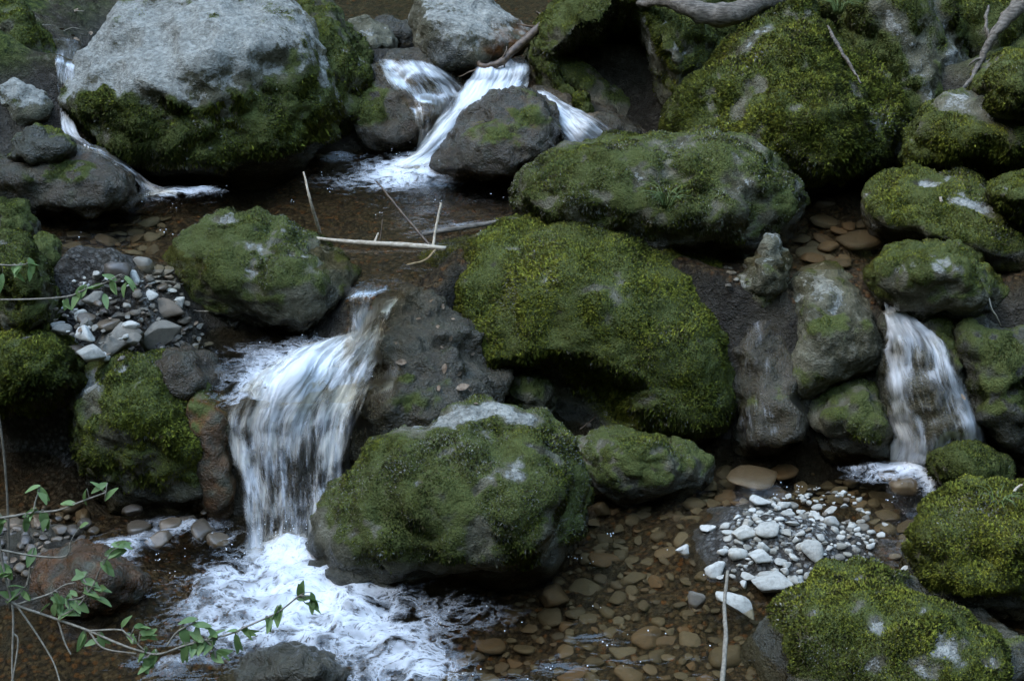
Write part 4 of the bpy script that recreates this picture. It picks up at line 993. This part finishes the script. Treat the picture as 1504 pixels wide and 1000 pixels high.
# cobbles under the clear water of the lower pool
def scatter(n, region, wr, mat, label, group, name, sink, flat=.62, z0=0.0, top=None, minsep=.60, power=1.8, vmax=9, vmin=0):
    got = []; k = 0
    xs = [p[0] for p in region]; ys = [p[1] for p in region]
    for _ in range(n * 60):
        if k >= n: break
        px, py = rs.uniform(min(xs), max(xs)), rs.uniform(min(ys), max(ys))
        ins = False; j = len(region) - 1
        for i in range(len(region)):
            (xi, yi), (xj, yj) = region[i], region[j]
            if (yi > py) != (yj > py) and px < (xj - xi) * (py - yi) / (yj - yi) + xi: ins = not ins
            j = i
        if not ins: continue
        w = wr[0] + (wr[1] - wr[0]) * rs.random() ** power * (1 - .55 * k / n)
        p = ground_at_px(px, py, z0)
        r = w / 2 * px_size(depth_at(px, py, z0))
        if any((p[0] - a) ** 2 + (p[1] - b) ** 2 < (minsep * (r + c)) ** 2 for a, b, c in got + taken): continue
        sq = rs.uniform(flat * .7, flat * 1.2)
        z = p[2] + r * sink
        if top is not None: z = min(z, top - r * sq * .8)
        pebble(name, label, name.split("_")[-1], group, p[0], p[1], z, r, mat, int(rs.randint(vmin, vmax)), rs, sq=sq, tilt=.15)
        got.append((p[0], p[1], r)); k += 1
scatter(290, [(800, 760), (870, 742), (1040, 690), (1180, 690), (1290, 715), (1340, 770), (1330, 860), (1260, 850), (1120, 905), (1100, 1010), (640, 1010), (760, 880), (840, 830)], (15, 72), BEDSTONE,
        "brown rounded cobble lying under the clear shallow water of the lower pool", "submerged cobbles of the lower pool", "submerged_cobble", -.02, top=-.004, vmax=12)
scatter(16, [(1150, 350), (1190, 325), (1290, 335), (1290, 380), (1200, 395)], (30, 85), BEDSTONE, "dim flat cobble under the small still pool on the right", "submerged cobbles of the right-hand pool", "submerged_cobble", .1, z0=.6, top=.68, flat=.5)
scatter(40, [(70, 330), (240, 320), (235, 372), (90, 378)], (14, 60), BEDSTONE, "brown cobble under the shallow margin of the middle pool", "submerged cobbles of the middle pool", "submerged_cobble", .1, z0=.6, top=.685, flat=.5)
# stony shore on the left of the middle pool
SHORE = [(128, 398, 78, 46, 10, "broad dark stone with a pale stripe at the pool end of the stony shore", GREYSTONE),
         (98, 412, 52, 26, 4, "pale-striped flat stone on the stony shore beside the mossy left boulder", GREYSTONE),
         (176, 394, 46, 34, 6, "dark brown stone at the water's edge of the stony shore", WETSTONE),
         (211, 385, 34, 32, 7, "rounded stone with a pale cap at the water's edge of the stony shore", GREYSTONE),
         (197, 405, 28, 20, 1, "small pale oval pebble behind the leafy twig on the stony shore", WHITESTONE),
         (180, 443, 60, 28, 3, "pale flat stone under the leafy twig on the stony shore", WHITESTONE),
         (220, 432, 26, 16, 0, "small cream pebble between two flat stones of the stony shore", WHITESTONE),
         (245, 452, 66, 34, 12, "pale-backed ridge stone at the right side of the stony shore", GREYSTONE),
         (262, 440, 24, 24, 11, "little pale chip beside the mossy pool boulder on the stony shore", WHITESTONE),
         (160, 474, 40, 22, 5, "dark oval stone in the middle of the stony shore", WETSTONE),
         (192, 476, 28, 16, 2, "pale bean-shaped pebble in the middle of the stony shore", WHITESTONE),
         (175, 494, 80, 40, 13, "wide grey hump stone with a pale crest at the low end of the stony shore", GREYSTONE),
         (235, 482, 66, 56, 14, "grey-brown humped stone above the left bank of the fall", GREYSTONE),
         (125, 488, 34, 28, 12, "angular pale stone at the low end of the stony shore", WHITESTONE),
         (105, 498, 36, 30, 9, "leaning pale slab pebble above the domed moss boulder", WHITESTONE),
         (88, 474, 26, 20, 10, "small pale pebble behind the domed moss boulder", WHITESTONE),
         (135, 518, 42, 24, 13, "long pale stone just above the mossy boulder beside the fall", WHITESTONE)]
for px, py, w, h, v, lab, mat in SHORE:
    p = ground_at_px(px, py + h * .2, .6); r = w / 2 * px_size(6.4)
    pebble("shore_stone", lab, "stone", None, p[0], p[1], p[2] + r * .12, r, mat, v, rs, rz=rs.normal() * .4, sq=float(np.clip(h / w * 1.3, .5, 1.2))); taken.append((p[0], p[1], r))
scatter(70, [(75, 470), (100, 400), (250, 395), (275, 470), (200, 520), (130, 530), (80, 500)], (6, 26), WHITESTONE, "small pale pebble scattered on the stony shore of the middle pool", "small pebbles of the stony shore", "shore_pebble", .25, z0=.6, flat=.8)
scatter(60, [(75, 470), (100, 400), (250, 395), (285, 470), (250, 530), (130, 530), (80, 500)], (8, 40), WETSTONE, "dark wet pebble scattered on the stony shore of the middle pool", "dark pebbles of the stony shore", "shore_pebble", .25, z0=.6, flat=.8)
scatter(150, [(80, 455), (120, 400), (250, 400), (285, 470), (250, 530), (130, 530), (80, 500)], (9, 40), GREYSTONE, "angular grey chip of rubble on the stony shore of the middle pool", "rubble of the stony shore", "shore_chip", .2, z0=.6, flat=.8, vmax=16, vmin=7, minsep=.5)
scatter(60, [(150, 505), (290, 470), (315, 520), (300, 590), (230, 590), (180, 540)], (9, 36), GREYSTONE, "broken dull stone of the rubble slope beside the main fall", "rubble slope beside the fall", "slope_chip", .2, z0=.45, flat=.8, vmax=16, vmin=7, minsep=.5)
scatter(85, [(-30, 750), (110, 745), (150, 775), (110, 835), (20, 860), (-30, 850)], (12, 44), WETSTONE, "brown wet pebble on the dark bank behind the leafy twigs", "brown pebbles of the near bank", "bank_pebble", .25, z0=.05, flat=.85)
scatter(32, [(820, 622), (930, 615), (945, 650), (840, 655)], (7, 24), GREYSTONE, "small pebble on the floor of the hollow under the great boulder", "pebbles in the hollow", "hollow_pebble", .25, z0=.03, flat=.8)
scatter(8, [(1050, 395), (1095, 375), (1100, 420), (1060, 425)], (10, 26), GREYSTONE, "small stone wedged behind the right shoulder of the great boulder", "stones behind the great boulder", "wedged_stone", .3, z0=.6, flat=.9)
for px, py, w, h, v, lab in [(1205, 300, 44, 36, 8, "small wet stone with a pale moss cap in the right-hand pool"), (1110, 704, 90, 24, 4, "flat brown stone barely breaking the surface behind the gravel bar"), (1330, 715, 50, 40, 6, "brown wet stone in the run-out of the right-hand waterfall"),
                         (1310, 700, 44, 30, 5, "low wet stone washed by foam below the right-hand waterfall")]:
    z0 = .66 if py < 400 else -.03
    p = on_z(px, py, z0); r = w / 2 * px_size(depth_at(px, py, z0))
    pebble("pool_stone", lab, "stone", None, p[0], p[1], z0 + r * .08, r, WETSTONE, v, rs, sq=float(np.clip(h / w, .3, 1)), rz=0, tilt=.08)
for px, py, w in [(205, 782, 44), (250, 778, 44), (300, 786, 52), (280, 770, 36), (235, 800, 46), (320, 800, 40), (303, 757, 22), (195, 755, 36)]:
    p = on_z(px, py, -.02); r = w / 2 * px_size(5.6)
    pebble("pool_stone", "small wet stone with foam between it and its neighbours beside the fall", "stone", "wet stones beside the fall", p[0], p[1], -.005 + r * .1, r, WETSTONE, int(rs.randint(0, 9)), rs, sq=.8)

# ---------------------------------------------------------------- sticks, branches, roots
def stick(name, label, cat, pts, radii, mat, n=24, sides=7, wob=.002, extra=(), group=None):
    """pts: (px, py, depth)"""
    path = curve_pts([on_depth(*p) for p in pts], n)
    parts = [tube(path, radii, sides, wob=wob)]
    for ep, er in extra:
        parts.append(tube(curve_pts([on_depth(*p) for p in ep], 12), er, 5, wob=wob))
    V, F = merge(parts)
    o = mesh_obj(name, V, F, mat)
    recenter(o, V[V[:, 2].argmin()].copy())
    return tag(o, label, cat, group)
dz = lambda px, py, z: depth_at(px, py, z)
dr = dz(560, 357, .71)
stick("reed", "pale broken reed standing upright in the middle pool, left of the others", "reed", [(446, 253, dr + .06), (456, 295, dr + .03), (473, 352, dz(473, 352, .66))], (.004, .006, .008), DRYWOOD)
stick("reed", "long pale reed floating level between the two mossy boulders", "reed", [(455, 349, dr + .05), (520, 356, dr), (590, 360, dr - .02), (655, 365, dr - .03)], (.006, .010, .012, .010), DRYWOOD,
      extra=[([(548, 360, dr - .01), (556, 342, dr)], (.006, .004)), ([(640, 366, dr - .03), (625, 382, dr - .06), (598, 389, dr - .08)], (.006, .004))])
stick("reed", "thin brown reed leaning from the floating reed up to the left", "reed", [(553, 266, dr + .10), (590, 312, dr + .05), (634, 364, dr - .02)], (.004, .005, .006), BROWNWOOD)
stick("reed", "short pale reed stub standing on the floating reed, right of the others", "reed", [(648, 298, dr + .02), (640, 335, dr), (636, 366, dr - .03)], (.005, .006, .006), DRYWOOD)
stick("reed", "hair-thin dark reed stem poking up beside the floating reed", "reed", [(562, 322, dr + .02), (559, 345, dr + .01), (556, 360, dr)], (.002, .002, .003), BROWNWOOD)
stick("driftwood", "pale half-sunk driftwood sliver beside the great central boulder", "driftwood", [(600, 349, dr + .12), (660, 338, dr + .14), (745, 324, dr + .2)], (.006, .012, .01), GREYWOOD)
ds = dz(1064, 920, .06)
stick("stick", "bare pale upright stick standing in the clear water before the gravel bar", "stick", [(1069, 838, ds - .02), (1064, 890, ds - .1), (1066, 935, ds - .2), (1061, 1000, ds - .33), (1060, 1050, ds - .4)], (.005, .0065, .008, .009), TWIG, sides=8)
dc = dz(740, 95, 1.05)
stick("branch", "dark wet branch fallen across the lip of the upper cascade", "branch", [(830, 2, dc + .12), (812, 26, dc + .02), (795, 38, dc - .06), (752, 76, dc - .10), (735, 92, dc - .12), (711, 98, dc - .12), (701, 90, dc - .10), (700, 72, dc - .10)], (.014, .02, .022, .018, .010, .005), BROWNWOOD, n=50, sides=8, wob=.006,
      extra=[([(735, 92, dc - .12), (742, 78, dc - .13), (745, 68, dc - .12)], (.006, .003)), ([(711, 98, dc - .12), (690, 106, dc - .12), (674, 113, dc - .1)], (.006, .003)), ([(806, 30, dc - .0), (796, 22, dc - .0), (788, 18, dc)], (.009, .005)), ([(740, 90, dc - .1), (741, 102, dc - .1)], (.005, .004)), ([(790, 40, dc - .05), (762, 36, dc + .1), (738, 26, dc + .2)], (.006, .003))])
dl = 7.35
stick("log", "weathered grey bent log lying over the boulders at the top edge", "log", [(940, 6, dl + .1), (975, 2, dl), (1010, 12, dl - .05), (1040, 22, dl - .05), (1078, 20, dl - .05), (1115, 4, dl), (1150, -4, dl + .05), (1200, -20, dl + .1)], (.02, .03, .045, .055, .05, .04, .035), GREYWOOD, n=60, sides=12, wob=.012,
      extra=[([(1078, 20, dl - .06), (1082, 28, dl - .09)], (.03, .02))])
dk = 7.3
stick("root", "forked bare grey root reaching down the bank at the top right", "root", [(1400, 140, dk - .1), (1425, 118, dk - .05), (1442, 85, dk), (1462, 50, dk), (1490, 15, dk + .05), (1530, -20, dk + .1)], (.007, .011, .013, .02, .034, .05), GREYWOOD, n=50, sides=10, wob=.01,
      extra=[([(1442, 86, dk), (1432, 90, dk - .02), (1422, 96, dk)], (.01, .004)), ([(1455, 62, dk), (1448, 30, dk + .05), (1452, 10, dk + .1)], (.012, .008))])
stick("straw", "pale dry straw bent across the face of the herb-grown boulder", "straw", [(1005, 248, 7.0), (1040, 272, 6.9), (1060, 300, 6.85), (1072, 330, 6.85)], (.002, .003, .002), DRYWOOD)
stick("splinter", "frayed strip of pale bark hanging on the great mossy wedge boulder", "bark", [(1216, 38, 7.3), (1232, 70, 7.18), (1250, 98, 7.12), (1265, 122, 7.05)], (.005, .010, .008, .003), GREYWOOD, wob=.008)
d2 = ROCKS["long_mossy"]["D"]
stick("twig", "tiny white twig standing on the long mossy boulder", "twig", [(1381, 289, d2 - .30), (1383, 297, d2 - .30), (1385, 305, d2 - .28)], (.006, .006), DRYWOOD)
d3 = ROCKS["corner_back"]["D"]
stick("twig", "dry forked twig lying on the bright mossy boulder at the right edge", "twig", [(1462, 752, d3 - .28), (1480, 736, d3 - .3), (1494, 716, d3 - .2), (1502, 712, d3 - .2)], (.006, .006, .003), DRYWOOD, extra=[([(1478, 760, d3 - .3), (1492, 752, d3 - .3), (1502, 742, d3 - .28)], (.005, .003))])
d4 = ROCKS["oval_mossy"]["D"]
stick("rootlet", "thin pale rootlet dangling below the oval mossy boulder", "root", [(1452, 436, d4 - .1), (1456, 452, d4 - .12), (1464, 466, d4 - .1), (1472, 482, d4 - .05)], (.004, .004, .002), DRYWOOD)
d5 = ROCKS["central"]["D"]
stick("twig", "thin bent twig arching over the pebbles in the hollow", "twig", [(905, 640, d5 - .1), (908, 626, d5 - .12), (922, 616, d5 - .12), (940, 612, d5 - .1)], (.003, .003, .002), DRYWOOD)
stick("driftwood", "broken pale end of wood wedged between the two middle mossy boulders", "driftwood", [(950, 352, 6.65), (970, 358, 6.6), (992, 363, 6.6)], (.018, .022, .016), GREYWOOD, sides=6)

# fallen leaves on the wet slope and elsewhere
def leaf_shape(L, W, fold=.25, curl=.3):
    V = []; F = []
    m = 6
    for i in range(m + 1):
        t = i / m; w = W * math.sin(math.pi * min(1, t * .92 + .04)) ** .8 * (1 - .35 * t)
        z = -curl * L * t * t
        V += [(t * L, -w, z + fold * w), (t * L, 0, z), (t * L, w, z + fold * w)]
    for i in range(m):
        a = i * 3
        F += [(a, a + 1, a + 4, a + 3), (a + 1, a + 2, a + 5, a + 4)]
    return np.array(V), F
def orient(V, p, d, up=(0, 0, 1), roll=0.0):
    d = np.array(d, float); d /= np.linalg.norm(d)
    s = np.cross(up, d); s /= np.linalg.norm(s) + 1e-9; u = np.cross(d, s)
    s2 = s * math.cos(roll) + u * math.sin(roll); u2 = np.cross(d, s2)
    return np.array(p) + V[:, :1] * d + V[:, 1:2] * s2 + V[:, 2:3] * u2
slope_tree = bvh(["litter_slope", "central", "front", "pool_left", "flat_mossy", "mid_behind", "long_mossy", "corner_front", "left_pair_front"])
def on_rock(px, py):
    d = Vector(ray(px, py)).normalized()
    h = slope_tree.ray_cast(Vector(CAM), d, 30)
    return (np.array(h[0]), np.array(h[1])) if h[0] is not None else (None, None)
for px, py, s in [(670, 573, 20), (598, 533, 16), (645, 567, 11), (685, 571, 9), (655, 535, 14), (618, 470, 8), (640, 480, 9), (660, 500, 9), (650, 455, 8), (632, 445, 7), (702, 596, 12), (676, 545, 10), (645, 510, 7), (690, 520, 8), (628, 425, 7), (585, 505, 8), (663, 470, 7)]:
    p, nn = on_rock(px, py)
    if p is None: continue
    L = s * px_size(6.2)
    V, F = leaf_shape(L, L * .36, rs.uniform(.1, .5), rs.uniform(-.3, .3))
    d = np.array((rs.normal(), rs.normal() * .3, rs.normal() * .6)); d -= nn * (d @ nn)
    o = mesh_obj("dead_leaf", orient(V, p + nn * .008, d, nn), F, DEADLEAF); recenter(o, p.copy())
    tag(o, "curled tan dead leaf stuck on the wet slope right of the main fall", "leaf", "dead leaves on the wet slope")

# litter on the banks
for i in range(70):
    reg = [(60, 380, 300, 530, .6), (40, 10, 170, 60, 1.1), (0, 740, 130, 850, .05), (820, 615, 940, 650, .05), (1300, 470, 1500, 640, .4)][i % 5 if i < 50 else 0]
    px, py = rs.uniform(reg[0], reg[2]), rs.uniform(reg[1], reg[3])
    p = ground_at_px(px, py, reg[4])
    L = rs.uniform(.02, .05)
    V, F = leaf_shape(L, L * rs.uniform(.25, .4), rs.uniform(.1, .5), rs.uniform(-.4, .4))
    o = mesh_obj("dead_leaf", orient(V, p + np.array((0, 0, .012)), (rs.normal(), rs.normal(), rs.normal() * .25), (0, 0, 1), rs.normal() * .5), F, DEADLEAF); recenter(o, p.copy())
    tag(o, "small brown dead leaf lying on the ground of the stream bank", "leaf", "dead leaves on the banks")
for i in range(16):
    reg = [(70, 380, 290, 530, .6), (1300, 480, 1500, 640, .4), (40, 10, 170, 60, 1.1), (840, 615, 930, 650, .05)][i % 4]
    px, py = rs.uniform(reg[0], reg[2]), rs.uniform(reg[1], reg[3])
    p = ground_at_px(px, py, reg[4]); a = rs.random() * 3.14; l = rs.uniform(.06, .16)
    d = np.array((math.cos(a), math.sin(a), rs.normal() * .12)) * l
    V, F = tube(curve_pts([p - d / 2 + np.array((0, 0, .012)), p + np.array((0, 0, .02)) + rs.normal(size=3) * .008, p + d / 2 + np.array((0, 0, .014))], 8), (.003, .002), 5)
    o = mesh_obj("fallen_twig", V, F, BROWNWOOD if i % 2 else TWIG); recenter(o, p.copy())
    tag(o, "thin broken twig lying on the ground of the stream bank", "twig", "fallen twigs on the banks")

# ---------------------------------------------------------------- leafy plants
def plant(name, label, cat, stems, leaves, L0, depth, stem_r, mat=None, foot=None, jit=.12):
    pts = []
    parts = []
    for st in stems:
        st = [(*p, depth) if len(p) == 2 else p for p in st]
        P = [on_depth(*p) for p in st]
        P = [q + FWD * jit * float(noise3(np.array([[q[0] * 2.2, q[2] * 2.2, 3.0]]), 5)[0]) for q in P]
        path = curve_pts(P, 8 * len(P)); pts.append(path)
        parts.append((path, st))
    allp = np.vstack(pts)
    tp = [tube(path, (stem_r * (1.0 if i < 3 else .7), stem_r * .55), 6) for i, (path, st) in enumerate(parts)]
    if foot:
        for f in foot:
            q = allp[np.argmin(np.linalg.norm(allp - on_depth(*f, depth), axis=1))]
            e = np.array((q[0] - .05, q[1] - .02, gz(q[0] - .05, q[1] - .02) - .03))
            tp.append(tube(curve_pts([q, (q + e) / 2 + np.array((.03, 0, 0)), e], 14), (stem_r, stem_r * 1.4), 6))
    V, F = merge(tp)
    root = bpy.data.objects.new(name, None); COL.objects.link(root)
    root.location = V[V[:, 2].argmin()]
    tag(root, label, cat)
    mesh_obj("stem", V, F, TWIG, root)
    lv = []; tint = []
    tw = []
    rl = np.random.RandomState(len(leaves) * 3 + 1)
    for px, py in leaves:
        q = on_depth(px, py, depth)
        pp = project(allp)
        k = np.argmin((pp[0] - px) ** 2 + (pp[1] - py) ** 2)
        a = allp[k]; q = q + FWD * ((a - q) @ FWD)
        out = q - a; dist = np.linalg.norm(out)
        for j in range(rl.choice([1, 2, 2, 3])):
            L = L0 * rl.uniform(.75, 1.2)
            d = out / (dist + 1e-6) * .9 + rl.normal(size=3) * .45 + np.array((0, -.25, -.35 + .4 * rl.random()))
            d /= np.linalg.norm(d)
            base = q - d * L * .45
            Vl, Fl = leaf_shape(L, L * rl.uniform(.22, .30), rl.uniform(.1, .4), rl.uniform(.05, .5))
            lv.append((orient(Vl, base, d, (rl.normal() * .3, -.5 + rl.normal() * .2, 1), rl.normal() * .5), Fl)); tint += [rl.random()] * len(Vl)
            tw.append(tube(curve_pts([a, (a + base) / 2 + np.array((0, 0, .004)), base], 6), (.0014, .001), 4))
    Vl, Fl = merge(lv); mesh_obj("foliage", Vl, Fl, LEAF, root, attrs={"tint": tint})
    Vt, Ft = merge(tw); mesh_obj("twig", Vt, Ft, TWIG, root)["kind"] = "stuff"
    return root
def zz(pts): return [(x / 2.942, 660 + y / 2.942) for x, y in pts]
STEMS = [[(0, 300), (20, 520), (45, 700), (42, 900), (50, 1010)], [(-40, 590), (60, 675), (200, 730), (380, 785), (520, 832), (620, 860), (700, 872), (800, 838), (900, 812), (1000, 790), (1090, 752), (1200, 702), (1290, 632)],
         [(-60, 300), (60, 285), (150, 270), (250, 262), (350, 225), (470, 180)],
         [(60, 675), (140, 800), (220, 920), (260, 1010)], [(380, 785), (450, 855), (600, 872)], [(380, 785), (520, 772), (560, 790), (640, 860)], [(735, 835), (780, 775), (850, 738)],
         [(60, 675), (200, 630), (270, 590), (320, 578)], [(15, 430), (150, 460), (280, 462), (305, 400)], [(280, 655), (350, 640), (400, 590), (440, 510), (480, 450)], [(235, 740), (270, 840), (300, 890)],
         [(30, 660), (100, 600), (125, 520), (125, 470)], [(45, 800), (65, 840), (50, 1010)], [(360, 560), (375, 600), (340, 670), (240, 735)], [(150, 270), (160, 220), (175, 180)], [(900, 812), (930, 850), (940, 900)]]
LEAVES = [(150, 165), (190, 185), (445, 155), (480, 190), (370, 190), (300, 228), (140, 270), (195, 300), (120, 320), (15, 310), (135, 460), (360, 325), (520, 405), (550, 405), (505, 440), (470, 505), (345, 545), (380, 570), (440, 600), (385, 615), (310, 625), (285, 660), (315, 670), (345, 680), (440, 650), (245, 655), (245, 690), (180, 690), (270, 710), (215, 705), (65, 585), (40, 635), (100, 630), (15, 540), (545, 740), (580, 805), (620, 755), (650, 790), (350, 825), (400, 830), (440, 815), (630, 870), (675, 890), (645, 925), (830, 725), (880, 745), (810, 790), (860, 800), (930, 790), (810, 860), (845, 850), (880, 840), (915, 840), (965, 870), (940, 890), (1010, 775), (1070, 785), (1030, 830), (1200, 705), (1165, 750), (1300, 615), (1315, 640), (1355, 645), (1350, 670), (30, 520)]
plant("shrub", "leafy wild shrub spreading thin pale branches over the water in the lower left corner", "shrub", [zz(s) for s in STEMS], zz(LEAVES), .043, 3.7, .0036, foot=[(17, 1000), (88, 1003)])
plant("shrub", "single leafy twig hanging over the stony shore from the left edge", "shrub",
      [[(-30, 440), (40, 440), (105, 436), (135, 424), (160, 416), (178, 405)], [(-20, 388), (20, 390), (45, 388)]],
      [(160, 440), (168, 408), (195, 413), (186, 424), (170, 420), (148, 421), (118, 438), (125, 430), (103, 447), (28, 392), (48, 400), (50, 388), (25, 400), (2, 414)], .055, 4.9, .0032, foot=[(-28, 440)])
# herb and grass growing on boulders
d6 = ROCKS["mid_behind"]["D"] - .42
plant("herb", "small green herb rooted in the moss of the boulder behind the great boulder", "herb",
      [[(985, 300), (978, 275), (970, 250)], [(985, 300), (995, 270), (1000, 240)], [(985, 300), (1010, 296), (1035, 288)], [(985, 300), (960, 290), (948, 280)]],
      [(970, 250), (978, 262), (998, 240), (1005, 252), (990, 270), (1012, 292), (1030, 287), (1020, 300), (955, 285), (965, 297), (985, 290), (1000, 305), (1010, 318), (1060, 240), (1075, 262)], .030, d6, .0015)
def grass_tuft(label, px, py, key, n, L, depth_off=-.1):
    P0, _ = on_rock(px, py)
    if P0 is None: P0 = on_depth(px, py, ROCKS[key]["D"] + depth_off)
    parts = []
    rg = np.random.RandomState(int(px))
    for i in range(n):
        a = rg.random() * 6.28; l = L * rg.uniform(.5, 1)
        b = P0 + np.array((math.cos(a), math.sin(a), 0)) * .02 * rg.random()
        tip = b + np.array((math.cos(a) * .55, math.sin(a) * .55, .75)) * l
        end = tip + np.array((math.cos(a) * .35, math.sin(a) * .35, -.2)) * l
        c = curve_pts([b, b * .4 + tip * .6 + np.array((0, 0, .01)), end], 8)
        parts.append(tube(c, (.0022, .0016, .0004), 3))
    V, F = merge(parts)
    o = mesh_obj("grass_tuft", V, F, GRASS); recenter(o, P0.copy()); tag(o, label, "grass")
grass_tuft("tuft of thin grass growing among the herbs on the boulder behind the great boulder", 978, 305, "mid_behind", 26, .17)
grass_tuft("little tuft of grass on the bright mossy boulder at the right edge", 1465, 745, "corner_back", 18, .10, -.3)
grass_tuft("tuft of green blades hanging at the top of the great mossy wedge boulder", 1232, 20, "diag_slab", 30, .16, -.3)

# ---------------------------------------------------------------- bubbles and spray
def specks(name, label, spots, mat, kind="stuff"):
    U, F = ico(2); VV = []; FF = []; k = 0
    for p, r in spots:
        VV.append(U * r + p); FF.append(F + k); k += len(U)
    o = mesh_obj(name, np.vstack(VV), np.vstack(FF), mat); o["kind"] = kind; o["label"] = label; o["category"] = name
    return o
kf = N("foam_bubble"); FROTH = kf.done(kf.n("BsdfPrincipled", {"Base Color": (.75, .75, .75), "Roughness": .25}))
sp = []
for (x0, x1, y0, y1, z, n, smin, smax) in [(800, 1050, 780, 980, ZL, 14, .0012, .003), (600, 900, 860, 1000, ZL, 16, .0012, .003), (230, 360, 800, 900, ZL, 14, .0012, .003), (250, 560, 255, 330, ZM, 10, .001, .0025), (560, 760, 280, 345, ZM, 6, .001, .0025), (90, 260, 315, 350, ZM, 3, .001, .003), (1050, 1330, 690, 740, ZL, 10, .0015, .003)]:
    for _ in range(n):
        c = (rs.uniform(x0, x1), rs.uniform(y0, y1))
        for _ in range(1 if rs.random() < .7 else rs.randint(2, 6)):
            p = on_z(c[0] + rs.normal() * 4, c[1] + rs.normal() * 2.5, z + .003); sp.append((p, rs.uniform(smin, smax)))
specks("bubbles", "white bubbles drifting on the pools", sp, FROTH)
sp = []
for (x, y, sx, sy, z, n) in [(425, 780, 40, 22, .05, 40), (470, 520, 50, 20, .5, 24), (370, 790, 8, 8, .02, 10), (1420, 640, 20, 16, .1, 40), (1350, 685, 30, 10, .03, 40), (615, 232, 30, 10, .73, 40), (215, 285, 14, 6, .71, 20)]:
    for _ in range(n):
        p = on_z(x + rs.normal() * sx, y + rs.normal() * sy, z) + np.array((0, -.03, abs(rs.normal()) * .02)); sp.append((p, rs.uniform(.0008, .0024)))
specks("spray", "white droplets of spray thrown up by the falls", sp, FROTH)
